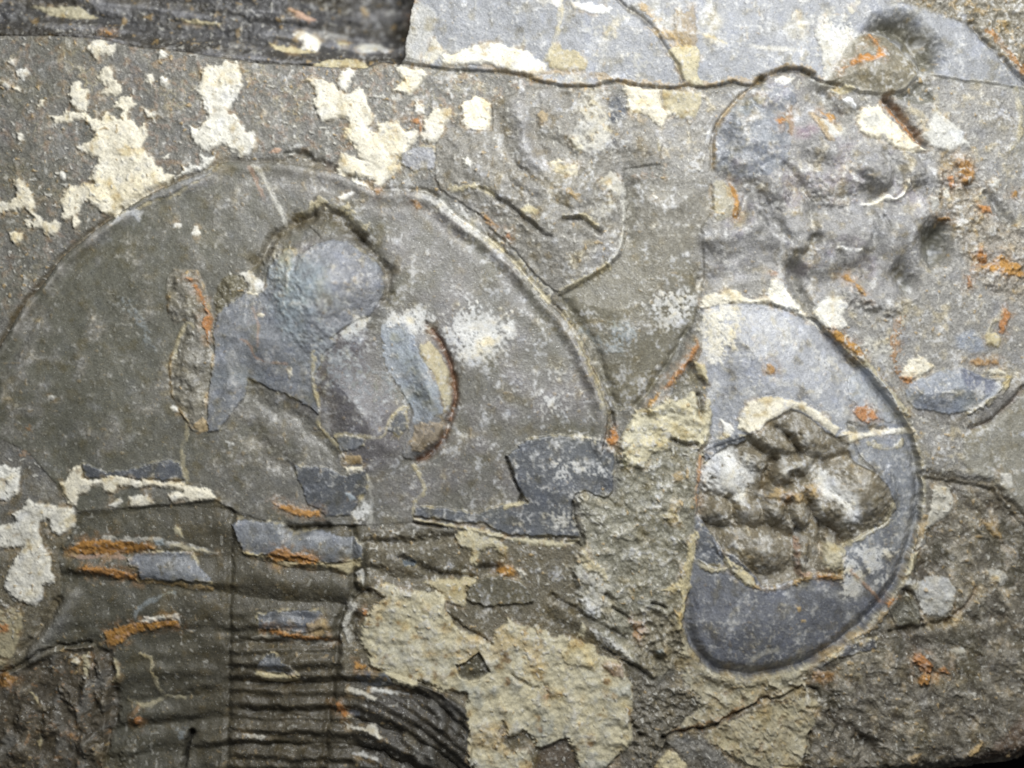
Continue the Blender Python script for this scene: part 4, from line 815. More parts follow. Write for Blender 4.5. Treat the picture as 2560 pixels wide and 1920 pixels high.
for s in ['D4 1450,935 1460,872 1500,868 1560,900 1592,960 1570,1010 1530,1000 1475,955', 'D4 1470,1040 1530,1010 1570,1020 1560,1080 1500,1092']: rust(s, slab, 13, 2, 'rust_nodule')
rust('D4 1618,975 1660,958 1705,1010 1640,1002', slab, 9, 2, 'rust_nodule')
rust('D4 750,1060 760,990 900,1000 890,1060 800,1080', slab, 2, 5, alpha=0.6)
crust('D4 1700,850 1800,830 1830,870 1760,900', slab, 'pale', 4, 6, 0.7)

# ------------------------------------------------------------------ remaining crust patches: upper left
for s in ['A1 610,300 640,270 700,275 740,300 790,285 795,330 770,370 700,390 680,430 650,420 640,380 610,350',
          'A1 680,500 710,460 760,460 790,500 780,540 840,590 830,630 780,665 720,665 690,640 750,600 690,570 670,530',
          'A1 985,530 1010,500 1050,510 1060,560 1040,600 1010,580', 'A1 1100,550 1120,515 1160,530 1165,580 1135,605 1105,585', 'A1 1085,400 1090,360 1120,330 1150,350 1150,400 1115,410',
          'A1 470,640 490,560 540,555 560,600 615,630 605,720 590,770 540,770 500,730 480,690',
          'A1 345,795 400,800 440,770 520,765 590,790 650,810 700,830 720,780 740,770 760,810 830,810 840,770 770,720 800,680 870,660 910,680 935,720 890,750 880,790 920,850 960,880 1000,840 1020,900 1000,950 980,1000 1010,1060 1060,1070 1065,1110 1080,1150 1130,1190 1200,1215 1160,1260 1100,1300 1000,1350 900,1420 830,1450 800,1510 740,1490 680,1450 620,1390 570,1390 540,1410 550,1450 530,1480 555,1530 520,1575 490,1540 500,1500 450,1530 410,1510 430,1440 400,1400 440,1340 480,1285 540,1290 600,1270 650,1270 610,1240 640,1190 640,1150 680,1090 640,1090 580,1050 545,1040 520,1000 560,985 620,980 640,960 660,920 620,880 570,830 500,830 460,860 400,840 370,860',
          'A1 980,735 1040,760 1085,775 1060,830 1030,810 1000,770', 'A1 1370,1070 1390,1060 1430,1080 1490,1070 1480,1110 1440,1160 1340,1180 1250,1220 1200,1250 1220,1210 1260,1190 1260,1150 1300,1150 1340,1130 1385,1140',
          'A1 1425,450 1470,450 1520,440 1540,415 1620,420 1665,450 1650,500 1680,580 1650,640 1610,680 1600,730 1580,780 1630,800 1660,850 1690,900 1750,910 1785,970 1760,1020 1710,1070 1660,1090 1630,1060 1590,1040 1560,1000 1530,990 1490,1020 1440,1045 1390,1030 1330,980 1300,900 1310,870 1370,880 1420,840 1430,780 1400,720 1410,690 1360,660 1350,600 1380,580 1390,520 1410,480',
          'A1 -80,1390 60,1390 110,1340 100,1270 90,1240 130,1225 180,1290 220,1350 245,1400 230,1470 270,1490 290,1530 330,1530 370,1490 400,1540 395,1610 350,1640 300,1630 280,1590 230,1580 210,1540 220,1490 180,1450 120,1450 60,1460 20,1480 -80,1480',
          'A1 40,1610 90,1595 150,1620 145,1659 100,1690 60,1665', 'A1 110,910 150,920 175,970 120,980', 'A1 370,1195 440,1190 450,1230 425,1250', 'A1 1105,1080 1165,1055 1150,1100 1120,1110', 'A1 255,680 320,690 300,740 265,750',
          'A1 95,600 140,595 145,640 105,635', 'A1 0,560 60,570 90,600 50,620 0,600', 'A1 110,470 180,460 200,520 150,560 120,520', 'A1 60,400 110,400 110,450 60,450', 'A1 170,1530 205,1520 210,1570 180,1575',
          'A2 430,560 500,540 570,550 640,570 670,620 720,640 760,640 800,610 840,600 860,660 880,720 935,800 920,850 880,870 900,900 960,910 950,850 1000,840 1060,850 1100,840 1120,890 1170,900 1230,910 1220,960 1170,1010 1140,1060 1100,1100 1080,1140 1120,1170 1060,1210 1010,1240 980,1300 930,1310 930,1250 860,1220 780,1210 700,1220 640,1180 680,1130 690,1060 740,1060 790,1090 830,1100 800,1040 780,990 720,960 720,900 760,870 750,830 690,820 640,840 560,830 530,780 500,720 520,660 500,600 470,580',
          'A2 700,490 760,460 800,480 790,510 760,530 750,600 720,630 680,600 670,550 690,520', 'A2 1200,740 1230,690 1260,720 1280,770 1240,790 1205,770',
          'A2 1260,830 1330,740 1400,750 1460,760 1465,810 1430,850 1410,910 1360,970 1310,1000 1270,980 1240,930 1270,880', 'A2 1530,720 1560,680 1620,655 1700,690 1745,720 1730,770 1730,880 1640,900 1570,880 1530,840 1550,790',
          'A2 1060,450 1140,450 1260,480 1300,500 1250,560 1220,620 1170,650 1100,640 1050,620 1080,590 1130,560 1080,500', 'A2 1540,1100 1570,1080 1605,1110 1590,1160 1545,1150', 'A2 750,1240 800,1230 900,1280 905,1300 850,1290']:
    crust(s, slab, 'cream', 7, 6.5)
flake('A2 1120,1060 1200,1010 1340,1010 1350,1100 1340,1160 1200,1185 1100,1130', slab, lin((150, 151, 154)), 4, 3, 0.3, edge=0.6)
flake('A1 830,1470 930,1420 1100,1320 1250,1250 1440,1170 1500,1140 1440,1210 1300,1280 1180,1350 1080,1370 930,1440', slab, lin((132, 131, 126)), 4, 2, 0.2, edge=0.3)
rust('A2 925,1300 980,1295 985,1320 940,1345', slab, 3, 3, alpha=0.7); rust('A2 1175,820 1220,800 1250,830 1250,900 1235,860', slab, 3, 3)
rust('A2 1190,1390 1230,1385 1260,1430 1220,1450', trilo, 2, 4, alpha=0.55); crust('A2 190,1050 240,1020 290,1030 250,1060', slab, 'pink', 3, 3)
groove('A2 310,1050 400,1055 490,1075', 7, 14, 3, 'olive', 0.7); groove('A2 340,1085 500,1110 640,1150', 10, 12, 3, 'brown', 0.5)
crust('A3 1000,580 1100,600 1250,610 1260,740 1350,760 1330,790 1290,820 1260,880 1190,830 1150,790 1080,780 1050,800 1010,740 1020,680 980,630', slab, 'cream', 7, 4, 0.85)
crust('A3 1270,620 1430,620 1530,640 1535,700 1490,810 1430,830 1350,800 1280,740 1260,680', slab, 'tan', 4, 5, 0.75)
stroke('A3 1260,880 1245,950 1240,1040', 9, 'tan', 0.6, 3)
stroke('A3 0,450 150,480 300,500 A3 620,500 900,540 1000,570', 12, 'ochre', 0.5, 5)
# left side
crust('C1 -80,780 30,780 70,800 130,800 130,970 60,1030 -80,1020', slab, 'cream', 7, 4)
crust('C1 80,1120 150,1080 190,1010 250,1040 320,1060 500,1075 510,1140 505,1210 450,1250 400,1275 350,1240 330,1160 280,1180 265,1230 300,1330 340,1380 355,1440 350,1520 385,1550 370,1600 300,1620 D1 300,470 240,545 130,510 50,450 20,400 C1 20,1600 50,1530 90,1440 140,1380 150,1350 80,1350 -80,1380 -80,1210 60,1190 110,1170', slab, 'cream', 8, 4)
crust('D1 -80,570 90,560 150,600 150,700 100,850 40,950 -80,960', slab, 'tan', 4, 8, 0.55, holes=0.05)
for s in ['D1 0,660 60,660 50,720 0,720', 'D1 -20,1030 60,1010 110,1050 60,1110 -20,1100']: rust(s, slab, 3, 5)

# ------------------------------------------------------------------ lower middle: ledges, tan crust, diagonal ridge
for s, dp in [('C2 890,1310 1100,1330 1300,1300 1480,1280', 12), ('C2 1130,1420 1300,1520 1450,1540 1600,1560', 16), ('C2 900,1500 1100,1560 1300,1570', 10)]: groove(s, 12, dp, 8, 'dark', 0.4)
crust('C2 1480,1270 1540,1220 1700,1240 1850,1260 1780,1300 1850,1360 1840,1420 1790,1400 1740,1350 1650,1390 1640,1480 1590,1470 1600,1380 1520,1340', slab, 'tan', 7, 5)
rust('C2 1780,1490 1890,1480 1905,1540 1840,1560 1780,1520', slab, 5, 2); crust('C2 1900,1480 1960,1520 1990,1580 1940,1570', slab, 'pale', 5, 4); crust('C2 1530,1510 1590,1510 1590,1560 1540,1560', slab, 'pale', 4, 4)
groove('C2 1660,1500 1760,1500', 10, 16, 3, 'black', 0.7); groove('C2 1200,1180 1300,1200 1430,1220', 4, 10, 2, 'black', 0.7)
flake('C2 1120,1440 1210,1435 1215,1490 1130,1490', slab, lin((96, 104, 110)), 3, 3, 0.0)
groove('C2 330,1215 420,1230 500,1215 600,1210', 10, 20, 2, 'dark', 0.6)
crust('D2 800,300 840,290 860,350 850,400 810,360', slab, 'pale', 6, 4); groove('D2 800,420 830,440 880,440', 9, 20, 2, 'black', 0.8)
stroke('D2 740,520 780,560 730,640 730,700 760,780', 14, 'pale', 0.8, 4, 4); groove('D2 800,620 780,700 790,780', 10, 16, 4, 'dark', 0.6); rust('D2 850,560 880,560 880,610 850,600', slab, 4, 3); rust('D2 790,930 850,940 880,960 830,985 790,975', slab, 3, 3)
crust('D2 1260,380 1350,360 1500,350 1640,340 1620,400 1560,420 1560,540 1440,520 1380,440', slab, 'tan', 6, 5, 0.85)
w, sdc = crust('D2 920,420 1000,370 1120,420 1250,440 1380,440 1430,500 1420,590 1470,650 1500,700 1640,750 1740,790 1760,720 1850,620 1960,680 2120,700 2150,750 D3 560,740 720,800 800,830 830,900 900,890 990,930 1010,1030 1050,1080 1060,1200 1050,1350 1050,1470 1020,1530 950,1590 880,1659 S 1500,1990 1440,1990 D3 680,1659 660,1560 600,1460 500,1500 420,1540 340,1440 300,1410 260,1440 200,1440 150,1340 140,1400 160,1500 220,1560 330,1530 350,1659 S 1320,1990 1190,1990 D2 1600,1659 1560,1500 1590,1400 1560,1250 1570,1150 1400,1130 1310,1080 1240,1060 1200,1110 1080,1080 1000,1000 890,960 870,860 830,800 830,700 900,560 1000,480', slab, 'tan', 10, 6, 1.0, var=0.16)
m = sstep(-2, 4, sdc)
paint(w, m * sstep(-0.1, 0.6, N120b[w] + 0.5 * N14[w] + 0.3 * N40[w]), lin((172, 171, 158)), 0.1, 0.75); paint(w, m * sstep(0.3, 0.8, N40[w] + 0.5 * N14[w]), lin((140, 132, 108)), 0.1, 0.5)
Z[w] += m * (5 * N40[w])
paint(w, m * sstep(0.1, 0.6, N120[w] + 0.5 * N40b[w]), lin((184, 162, 116)), 0.15, 0.55)
paint(w, m * sstep(0.15, 0.7, -N120[w] + 0.5 * N40[w] + 0.3 * N14[w]), lin((150, 153, 146)), 0.1, 0.65)
paint(w, m * sstep(0.45, 0.8, N40b[w] + 0.5 * N14[w] + 0.3 * N120b[w]), lin((120, 88, 52)), 0.2, 0.6)
paint(w, m * sstep(0.35, 0.8, N40[w] - 0.5 * N14b[w]), lin((206, 202, 188)), 0.1, 0.5)
w, sd = region('D2 1490,950 1560,930 1650,860 1690,910 1730,990 1640,1050 1580,1060 1510,1020', 3); m = sstep(-2, 3, sd); Z[w] -= 13 * m; paint(w, m, lin((88, 84, 68)), 0.2)
groove('D2 1880,1010 1960,1070 2050,1110', 5, 8, 5, 'brown', 0.5); rust('D2 2100,1180 2130,1110 2150,1150 2120,1210', slab, 1, 5, alpha=0.5); groove('D3 460,1100 470,1180', 9, 12, 4, 'brown', 0.7)
groove('D2 1440,610 1520,670 1640,740 1700,770', 5, 10, 3, 'dark', 0.6); flakeM = flake('D2 1560,480 1580,400 1700,340 1800,330 1950,380 2010,440 2030,520 1850,530 1700,540 1600,520', slab, lin((104, 99, 82)), 8, 3, 0.0, edge=0.3)
# greenish cream mass between the heads, and its lumpy dark core
w, sd = region('C3 960,620 1080,410 1290,320 1470,260 1590,400 1580,620 1520,700 1500,900 1490,1120 1440,1400 D3 1400,700 1440,880 1300,1000 1200,1060 1050,940 900,820 700,560 640,300 C3 700,1300 680,980 940,990', 8); m = sstep(-10, 12, sd)
Z[w] += m * (10 + 3.5 * DIAG[w] + 7 * N40[w] + 6 * N120[w]); paint(w, m, lin((134, 131, 114)), 0.14, 0.85); paint(w, m * sstep(0.1, 0.6, N40[w] + 0.6 * N14[w]), lin((158, 155, 138)), 0.1, 0.6); paint(w, m * sstep(0.1, 0.6, N40b[w] - 0.5 * N14b[w] + 0.3 * DIAG[w]), lin((92, 88, 70)), 0.2, 0.55); paint(w, m * sstep(0.3, 0.6, N14[w] + 0.4 * N40[w]), 'pale', 0.1, 0.4); smoothskin(w, m, 1.1)
ridge = piece('rock_ridge', slab); ID[w][(sd > 0) & (ID[w] == slab)] = ridge
crust('C3 970,590 1080,400 1150,400 1250,360 1300,320 1350,340 1420,310 1460,260 1500,300 1520,430 1590,420 1580,600 1520,680 1500,640 1390,620 1320,600 1300,680 1180,700 1150,800 1050,800 1000,750 970,680', ridge, lin((198, 192, 166)), 8, 6, 0.9, var=0.14)
groove('C3 1450,95 1490,170 1560,240', 9, 18, 2, 'dark', 0.6); groove('C3 1505,300 1525,380 1525,440', 7, 20, 2, 'black', 0.8, 6); stroke('C3 1580,340 1560,500 1540,640', 18, 'tan', 0.8, 4, 4)
w, sd = region('C3 1300,330 1360,200 1450,100 1560,260 1500,280 1460,260 1420,310 1360,340', 3); paint(w, sstep(-3, 4, sd), lin((110, 107, 94)), 0.1, 0.9)
groove('C3 1330,600 1400,640 1500,640', 5, 12, 4, 'dark', 0.6); crust('C3 1330,850 1380,820 1420,880 1360,895', ridge, 'ochre', 3, 3, 0.7); flake('C3 975,750 1000,725 1020,780 1000,810 980,790', ridge, lin((104, 100, 74)), 3, 2, 0.0, edge=0.1)
crust('C3 1260,1130 1350,1040 1380,1050 1360,1120 1400,1190 1300,1190', ridge, 'tan', 5, 6, 0.75, holes=0.05)
crust('D3 1480,0 1510,20 1470,230 1440,450 1400,700 1330,720 1310,640 1390,560 1380,440 1250,430 1380,360 1420,230 1440,100', ridge, lin((196, 186, 150)), 7, 6, 0.8)
bloom('D3 620,270 720,150 800,260 900,330 890,500 900,640 800,560 680,450', 0.68, 12, 0.9, 'pale'); bloom('D3 640,460 760,500 880,600 870,650 760,580', 0.6, 10, 0.85, soft=16)
crust('D3 700,150 740,100 760,200 860,280 900,380 860,380 800,300 740,300 690,240', ridge, 'tan', 5, 6, 0.75); bloom('C3 650,1000 720,960 780,1100 860,1200 700,1180', 0.5, 10, 0.7, 'pale'); crust('D3 680,760 700,650 740,680 720,780', ridge, 'tan', 5, 4)
bloom('D3 760,690 900,760 1080,910 1040,930 900,850 800,780', 0.66, 8, 0.9, soft=14)
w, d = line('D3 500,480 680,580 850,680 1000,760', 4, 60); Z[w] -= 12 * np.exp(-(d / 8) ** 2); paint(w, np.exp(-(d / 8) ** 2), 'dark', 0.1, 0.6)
w, d = line('D3 520,540 700,660 860,770 1060,900', 4, 80); Z[w] += 14 * np.exp(-(d / 22) ** 2)
groove('D3 860,830 980,900 1060,950 1190,1050', 5, 10, 4, 'black', 0.7); groove('D3 870,460 900,490', 6, 16, 2, 'black', 0.8); groove('D3 920,560 980,590 1040,640', 4, 12, 2, 'black', 0.7)
groove('C3 640,1050 650,1180 710,1280 715,1340', 5, 16, 3, 'black', 0.7, 5); groove('C3 600,1320 650,1310 700,1350', 4, 10, 2, 'dark', 0.6)
w, sd = region('D3 1050,580 1180,560 1330,600 1420,760 1420,920 1300,1000 1180,1040 1060,900', 10); m = sstep(-8, 10, sd); paint(w, m, lin((120, 112, 92)), 0.18, 0.7); Z[w] += m * (6 * N14[w] + 5 * N40[w])
rust('D3 1040,640 1140,640 1150,720 1110,790 1050,740', ridge, 1, 8, alpha=0.4); groove('D3 1200,880 1230,910', 10, 16, 2, 'dark', 0.6); dome('D3', 1250, 850, 70, 60, 0, 14); crust('D3 1205,850 1250,820 1280,860 1240,890', ridge, 'blue', 2, 3, 0.7)
groove('D3 1190,520 1260,535 1280,550', 5, 14, 2, 'black', 0.6)
crust('D3 560,860 640,800 760,830 830,900 800,1000 700,960 600,950', slab, 'tan', 4, 6, 0.7); crust('D3 880,920 980,930 1000,1030 920,1030 850,960', slab, 'pink', 4, 5, 0.6)
# tan ground under the right head
for s in ['D3 1400,720 1440,850 1500,940 1640,1020 1800,1060 2000,1020 2212,965 D4 740,945 720,1000 720,1130 600,1190 400,1190 200,1280 0,1390 D3 1560,1375 1340,1395 1400,1330 1500,1250 1500,1170 1420,1100 1380,960', 'D4 60,1400 250,1300 500,1225 700,1160 800,1230 740,1400 720,1550 690,1659 S 2000,1960 1870,1960 D4 280,1659 200,1560 0,1450']:
    w, sd = crust(s, slab, 'tan', 4, 12, 0.62, var=0.2, holes=0.02); m = sstep(-2, 5, sd); paint(w, sstep(-50, 10, sd + 20 * N40[w]) * sstep(-0.3, 0.5, N40b[w] + 0.5 * N14[w]), lin((150, 134, 98)), 0.2, 0.35)
    paint(w, m * sstep(0.0, 0.6, N40b[w] + 0.6 * N14[w]), lin((134, 127, 106)), 0.15, 0.6); Z[w] += m * 4 * DIAG[w]
w, sd = region('D3 1060,1060 1200,1080 1400,1100 1500,1170 1500,1240 1400,1330 1330,1400 1280,1460 1280,1530 1200,1600 1190,1659 1090,1659 1060,1480 1050,1300', 5); m = sstep(-3, 4, sd)
paint(w, m, lin((102, 97, 84)), 0.18, 0.9); Z[w] += m * (4 + 6 * N14[w]); ID[w][sd > 0] = piece('rock_ridge', slab)
w, sd = region('D3 600,1480 560,1460 420,1520 380,1659 S 1340,1990 1440,1990 D3 660,1659 660,1570', 4); m = sstep(-3, 4, sd); paint(w, m, lin((96, 86, 74)), 0.2, 0.9); Z[w] -= 6 * m
crust('D3 1210,1659 1240,1600 1300,1540 1360,1560 1430,1640 1420,1680 1210,1680', slab, 'tan', 6, 4)
groove('D3 1260,1460 1340,1425 1500,1392 1580,1390 1700,1320 1850,1240 1960,1190 D4 480,1185 570,1160 680,1100', 4, 10, 4, 'black', 0.9, 4); stroke('D3 1350,1405 1500,1375 1700,1305 1950,1175', 10, 'rust', 0.5, 5, 1, 1.0)
groove('D3 1270,1460 1285,1500 1275,1540', 6, 18, 2, 'black', 0.8); groove('D3 1050,1360 1110,1440', 6, 16, 3, 'black', 0.6); groove('D4 740,1420 720,1520 700,1600 710,1659 S 2015,1960', 6, 13, 4, 'black', 0.8, 8)
groove('D4 870,1180 890,1260 870,1300 910,1380 900,1440', 6, 12, 5, 'black', 0.7, 8); groove('D4 720,1110 780,1130 800,1180', 5, 14, 3, 'dark', 0.6); stroke('D4 720,1100 715,1200 740,1280', 8, 'pale', 0.5, 5)
w, sd = region('D4 1030,1480 1100,1420 1250,1500 1200,1620 1080,1640', 12); Z[w] -= 24 * sstep(-16, 20, sd); crust('D4 1065,1455 1085,1450 1095,1480 1070,1482', slab, 'cream', 6, 1)
crust('D4 1400,1600 1450,1550 1500,1570 1480,1640 1440,1659', slab, 'ochre', 5, 6, 0.8, holes=0.05); crust('D4 1820,1580 1860,1540 1920,1460 1940,1480 1900,1560 1840,1600', slab, 'ochre', 7, 5, 0.9)
w, sd = region('S 2470,1880 2620,1740 2620,1900 2400,1915', 6); paint(w, sstep(-10, 12, sd), lin((96, 80, 66)), 0.2, 0.8)
w, sd = region('D3 1290,1480 1400,1440 1560,1450 1700,1600 1760,1659 1600,1659 1420,1600 1360,1530', 6); paint(w, sstep(-6, 8, sd), lin((98, 96, 90)), 0.18, 0.85)

# ------------------------------------------------------------------ skin of the stone
Z += ROUGH * (0.95 * N14 + 0.55 * N6 + 2.0 * N40)
FINE = fbm(6.2, seed=61, octv=2)
Z += ROUGH * 0.5 * FINE
COL *= (1 + 0.10 * FINE * np.clip(ROUGH, 0.4, 1.2))[..., None]
DUST = N6 * 0.7 + N14b * 0.6
dens = CLEAN * sstep(-0.5, 0.7, 0.8 * N120 + 0.5 * N40 + 0.35 * np.clip((X - 900) / 900, -1, 1))
paint(full, sstep(0.1, 0.6, DUST) * dens, 'pale', 0.1, 0.42)
paint(full, sstep(0.25, 0.8, 0.7 * N40 + 0.6 * N14 + 0.3 * N6) * sstep(0.0, 0.6, dens - 0.25), lin((176, 174, 168)), 0.1, 0.40)
paint(full, sstep(0.05, 0.7, N40b + 0.5 * N14 - 0.3 * N120), COL * 0.62, 0.05, 0.48)
paint(full, sstep(0.1, 0.8, N120b + 0.5 * N40), COL * np.array([1.06, 1.0, 0.84]), 0.0, 0.7)
VEIL = 0.55 * N40 + 0.45 * N14b + 0.35 * N120b + 0.3 * N6
right = sstep(500, 1300, X) * sstep(1900, 1100, Y)
paint(full, CLEAN * sstep(0.1, 0.65, VEIL) * (0.25 + 0.75 * right), lin((190, 192, 194)), 0.08, 0.55)
paint(full, sstep(0.1, 0.6, STRK), COL * 1.22, 0.0, 0.5); paint(full, sstep(0.1, 0.6, -STRK), COL * 0.82, 0.0, 0.5)
TIDE = fbm(210, seed=151, octv=4)
paint(full, np.exp(-(TIDE / 0.035) ** 2) * sstep(-0.2, 0.5, N120), COL * np.array([0.86, 0.8, 0.66]), 0.0, 0.5)
HUE = 0.7 * N40b + 0.5 * fbm(75, seed=161, octv=3) + 0.3 * N14
paint(full, sstep(0.1, 0.7, HUE), COL * np.array([1.10, 1.0, 0.76]), 0.0, 0.75)
paint(full, sstep(0.1, 0.7, -HUE), COL * np.array([0.97, 1.0, 1.10]), 0.0, 0.75)
# little pale and rusty crumbs lying everywhere
CR = fbm(13, seed=63, octv=1); CR2 = fbm(130, seed=64, octv=2)
mm = sstep(0.80, 0.95, CR + 0.35 * CR2) * np.clip(0.05 + 0.9 * ROUGH, 0, 1)
paint(full, mm, 'pale', 0.1, 0.7); Z += 2.5 * mm
CR = fbm(15, seed=66, octv=1); mm = sstep(0.90, 1.05, CR + 0.4 * N120) * np.clip(0.05 + 0.9 * ROUGH, 0, 1)
paint(full, mm, 'ochre', 0.2, 0.7); Z += 2.5 * mm
COL = np.clip(COL, 0.004, 0.9)
# the slab rounds off and breaks away at its outer edge
Z -= 60 * sstep(60, -5, sdOut) ** 2
ID[sdOut < 0] = -1

# ================================================================== material
def stone_material():
    m = bpy.data.materials.new('weathered_shale'); m.use_nodes = True
    nt = m.node_tree; N = nt.nodes; L = nt.links
    b = N['Principled BSDF']
    att = N.new('ShaderNodeAttribute'); att.attribute_name = 'stone_colour'
    gr = N.new('ShaderNodeAttribute'); gr.attribute_name = 'stone_grain'
    rg = N.new('ShaderNodeAttribute'); rg.attribute_name = 'stone_gloss'
    geo = N.new('ShaderNodeNewGeometry')
    sc_ = N.new('ShaderNodeVectorMath'); sc_.operation = 'SCALE'; sc_.inputs[3].default_value = 1 / S
    L.new(geo.outputs['Position'], sc_.inputs[0])
    def noise(scale, detail, rough=0.6):
        n = N.new('ShaderNodeTexNoise'); n.inputs['Scale'].default_value = scale; n.inputs['Detail'].default_value = detail; n.inputs['Roughness'].default_value = rough
        L.new(sc_.outputs[0], n.inputs['Vector']); return n
    def math_(op, a, c):
        n = N.new('ShaderNodeMath'); n.operation = op
        for i, v in enumerate((a, c)):
            if isinstance(v, (int, float)): n.inputs[i].default_value = v
            else: L.new(v, n.inputs[i])
        return n.outputs[0]
    def ramp(v, lo, hi, a=0.0, c=1.0):
        n = N.new('ShaderNodeMapRange'); n.inputs[1].default_value = lo; n.inputs[2].default_value = hi; n.inputs[3].default_value = a; n.inputs[4].default_value = c
        L.new(v, n.inputs[0]); return n.outputs[0]
    fine = noise(0.22, 3); mid = noise(0.06, 3)
    spk = noise(0.30, 1); spk2 = noise(0.19, 1); dk = noise(0.16, 2)
    # fine tone variation of the grains
    k = math_('ADD', 1.0, math_('MULTIPLY', math_('SUBTRACT', ramp(fine.outputs[0], 0.3, 0.7), 0.5), math_('MULTIPLY', gr.outputs['Fac'], 0.62)))
    k = math_('MULTIPLY', k, ramp(mid.outputs[0], 0.3, 0.7, 0.90, 1.10))
    k = math_('MULTIPLY', k, ramp(dk.outputs[0], 0.27, 0.40, 0.62, 1.0))
    mul = N.new('ShaderNodeVectorMath'); mul.operation = 'SCALE'; L.new(att.outputs['Color'], mul.inputs[0]); L.new(k, mul.inputs[3])
    # tiny bright mineral grains
    s1 = math_('MULTIPLY', ramp(spk.outputs[0], 0.70, 0.76), math_('MULTIPLY', gr.outputs['Fac'], 0.75))
    mix = N.new('ShaderNodeMix'); mix.data_type = 'RGBA'; mix.inputs['B'].default_value = (0.62, 0.62, 0.58, 1)
    L.new(s1, mix.inputs['Factor']); L.new(mul.outputs[0], mix.inputs['A'])
    s2 = math_('MULTIPLY', ramp(spk2.outputs[0], 0.715, 0.78), math_('MULTIPLY', gr.outputs['Fac'], 0.55))
    mix2 = N.new('ShaderNodeMix'); mix2.data_type = 'RGBA'; mix2.inputs['B'].default_value = (0.50, 0.40, 0.22, 1)
    L.new(s2, mix2.inputs['Factor']); L.new(mix.outputs['Result'], mix2.inputs['A'])
    L.new(mix2.outputs['Result'], b.inputs['Base Color'])
    rr = math_('SUBTRACT', math_('ADD', rg.outputs['Fac'], ramp(mid.outputs[0], 0.3, 0.7, -0.02, 0.14)), math_('MULTIPLY', ramp(spk.outputs[0], 0.60, 0.72), 0.28))
    L.new(rr, b.inputs['Roughness'])
    b.inputs['Specular IOR Level'].default_value = 0.5
    bump = N.new('ShaderNodeBump'); bump.inputs['Distance'].default_value = 3.2 * S; bump.inputs['Strength'].default_value = 0.42
    hgt = math_('ADD', math_('MULTIPLY', fine.outputs[0], gr.outputs['Fac']), math_('MULTIPLY', mid.outputs[0], 0.5))
    L.new(hgt, bump.inputs['Height']); L.new(bump.outputs[0], b.inputs['Normal'])
    return m
MAT = stone_material()

# ================================================================== meshes cut from the modelled stone
PX = (X - CX) * S; PY = (CY - Y) * S; PZ = Z * S
gzx = np.gradient(Z, xs, axis=1); gzy = np.gradient(Z, ys, axis=0)
NRM = np.stack([-gzx, gzy, np.ones_like(Z)], -1); NRM /= np.linalg.norm(NRM, axis=-1, keepdims=True)
P3 = np.stack([PX, PY, PZ], -1).reshape(-1, 3); N3 = NRM.reshape(-1, 3)
C3 = COL.reshape(-1, 3); G1 = GRN.ravel(); R1 = RGH.ravel()
FID = ID[:-1, :-1].copy(); FID[(ID[:-1, :-1] < 0) | (ID[1:, :-1] < 0) | (ID[:-1, 1:] < 0) | (ID[1:, 1:] < 0)] = -1
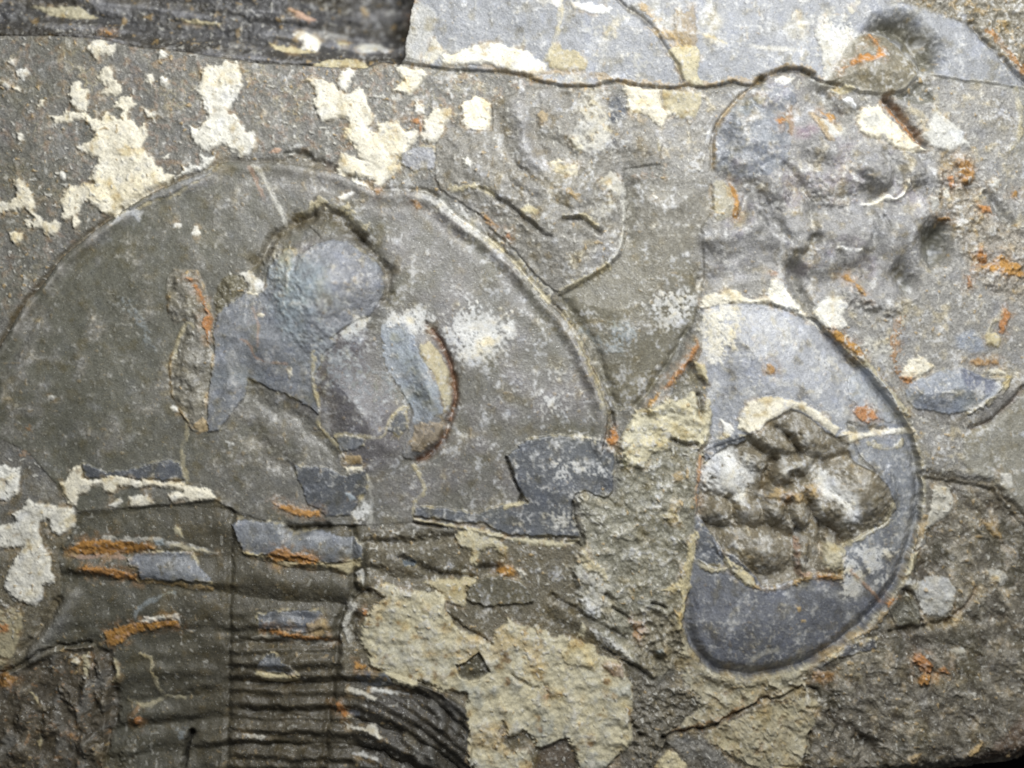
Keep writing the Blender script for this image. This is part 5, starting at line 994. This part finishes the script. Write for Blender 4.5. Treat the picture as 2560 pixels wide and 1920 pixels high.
# drop crumbs of a few faces back into what surrounds them
cnt = np.bincount(FID[FID >= 0], minlength=len(PARTS))
tiny = {i for i in range(1, len(PARTS)) if 0 < cnt[i] < 12}
for i in tiny: FID[FID == i] = PARTS[i]['parent'] or slab
cnt = np.bincount(FID[FID >= 0], minlength=len(PARTS))
order = np.argsort(FID.ravel(), kind='stable'); sortedF = FID.ravel()[order]
OBJ = {}
def make_mesh(pid):
    a, b_ = np.searchsorted(sortedF, [pid, pid + 1]); f = order[a:b_]
    j, i = np.divmod(f, NX - 1); v00 = j * NX + i
    quads = np.stack([v00, v00 + NX, v00 + NX + 1, v00 + 1], 1)          # counter-clockwise from above
    used, inv = np.unique(quads, return_inverse=True); q = inv.reshape(-1, 4)
    n = len(used)
    e = np.concatenate([q[:, [0, 1]], q[:, [1, 2]], q[:, [2, 3]], q[:, [3, 0]]])
    key = np.minimum(e[:, 0], e[:, 1]).astype(np.int64) * n + np.maximum(e[:, 0], e[:, 1])
    _, idx, c = np.unique(key, return_index=True, return_counts=True); be = e[idx[c == 1]]
    pos = P3[used]; nrm = N3[used]; src = used
    if PARTS[pid]['skirt'] > 200: low = np.full(len(be), -PARTS[pid]['skirt'] * S)
    else: low = None
    A, B = pos[be[:, 0]], pos[be[:, 1]]; d = B - A
    on = np.stack([d[:, 1], -d[:, 0], np.zeros(len(d))], 1); on /= np.linalg.norm(on, axis=1, keepdims=True) + 1e-12
    A2, B2 = A.copy(), B.copy()
    if low is None: A2[:, 2] -= PARTS[pid]['skirt'] * S; B2[:, 2] -= PARTS[pid]['skirt'] * S
    else: A2[:, 2] = low; B2[:, 2] = low
    k = len(be); o = n + np.arange(k)
    sk = np.stack([o + k, o, o + 2 * k, o + 3 * k], 1)                   # B A A2 B2
    pos = np.concatenate([pos, A, B, A2, B2]); nrm = np.concatenate([nrm, on, on, on, on])
    src = np.concatenate([used, used[be[:, 0]], used[be[:, 1]], used[be[:, 0]], used[be[:, 1]]])
    q = np.concatenate([q, sk])
    org = np.array([(pos[:n, 0].min() + pos[:n, 0].max()) / 2, (pos[:n, 1].min() + pos[:n, 1].max()) / 2, pos[:, 2].min()])
    me = bpy.data.meshes.new(PARTS[pid]['name'])
    me.vertices.add(len(pos)); me.vertices.foreach_set('co', (pos - org).astype(np.float32).ravel())
    me.loops.add(q.size); me.loops.foreach_set('vertex_index', q.astype(np.int32).ravel())
    me.polygons.add(len(q)); me.polygons.foreach_set('loop_start', np.arange(0, q.size, 4, dtype=np.int32))
    me.update(calc_edges=True)
    me.polygons.foreach_set('use_smooth', np.ones(len(q), bool))
    ca = me.attributes.new('stone_colour', 'FLOAT_COLOR', 'POINT')
    ca.data.foreach_set('color', np.concatenate([C3[src], np.ones((len(src), 1))], 1).astype(np.float32).ravel())
    for nm, arr in (('stone_grain', G1), ('stone_gloss', R1)):
        at = me.attributes.new(nm, 'FLOAT', 'POINT'); at.data.foreach_set('value', arr[src].astype(np.float32))
    me.normals_split_custom_set_from_vertices(nrm.astype(np.float32))
    me.materials.append(MAT)
    return me, Vector(org)
WORLD = {}
def base_of(pid):
    kids = [i for i in range(1, len(PARTS)) if PARTS[i]['parent'] == pid and cnt[i] > 0]
    jj, ii = np.where(np.isin(FID, kids))
    return Vector((float(PX[0, ii].mean()), float(PY[jj, 0].mean()), -30 * S))
for pid in range(1, len(PARTS)):
    p = PARTS[pid]
    if p['empty']:
        o = bpy.data.objects.new(p['name'], None); o.empty_display_size = 0.005; loc = base_of(pid)
    else:
        if cnt[pid] == 0: continue
        me, loc = make_mesh(pid); o = bpy.data.objects.new(p['name'], me)
    sc.collection.objects.link(o); OBJ[pid] = o; WORLD[pid] = loc
    par = p['parent']
    while par and par not in OBJ: par = PARTS[par]['parent']
    if par: o.parent = OBJ[par]; o.location = loc - WORLD[par]
    else: o.location = loc
    if p['label']: o['label'] = p['label']
    if p['cat']: o['category'] = p['cat']
    if p['kind']: o['kind'] = p['kind']
    if p['group']: o['group'] = p['group']

# ------------------------------------------------------------------ dark table top under the slab
tm = bpy.data.materials.new('dark_cloth'); tm.use_nodes = True
tb = tm.node_tree.nodes['Principled BSDF']; tb.inputs['Roughness'].default_value = 0.9; tb.inputs['Specular IOR Level'].default_value = 0.15
tn = tm.node_tree.nodes.new('ShaderNodeTexNoise'); tn.inputs['Scale'].default_value = 300; tn.inputs['Detail'].default_value = 4
tr = tm.node_tree.nodes.new('ShaderNodeValToRGB'); tr.color_ramp.elements[0].color = (0.004, 0.003, 0.005, 1); tr.color_ramp.elements[1].color = (0.012, 0.010, 0.014, 1)
tm.node_tree.links.new(tn.outputs[0], tr.inputs[0]); tm.node_tree.links.new(tr.outputs[0], tb.inputs['Base Color'])
me = bpy.data.meshes.new('table')
z = -434 * S; r = 0.6; t = 0.02
vsx = [(-r, -r, z), (r, -r, z), (r, r, z), (-r, r, z), (-r, -r, z - t), (r, -r, z - t), (r, r, z - t), (-r, r, z - t)]
me.from_pydata(vsx, [], [(0, 1, 2, 3), (7, 6, 5, 4), (0, 4, 5, 1), (1, 5, 6, 2), (2, 6, 7, 3), (3, 7, 4, 0)]); me.materials.append(tm)
to = bpy.data.objects.new('table', me); sc.collection.objects.link(to); to['kind'] = 'structure'
print('built in', round(time.time() - T0, 1), 's', len(OBJ), 'objects')
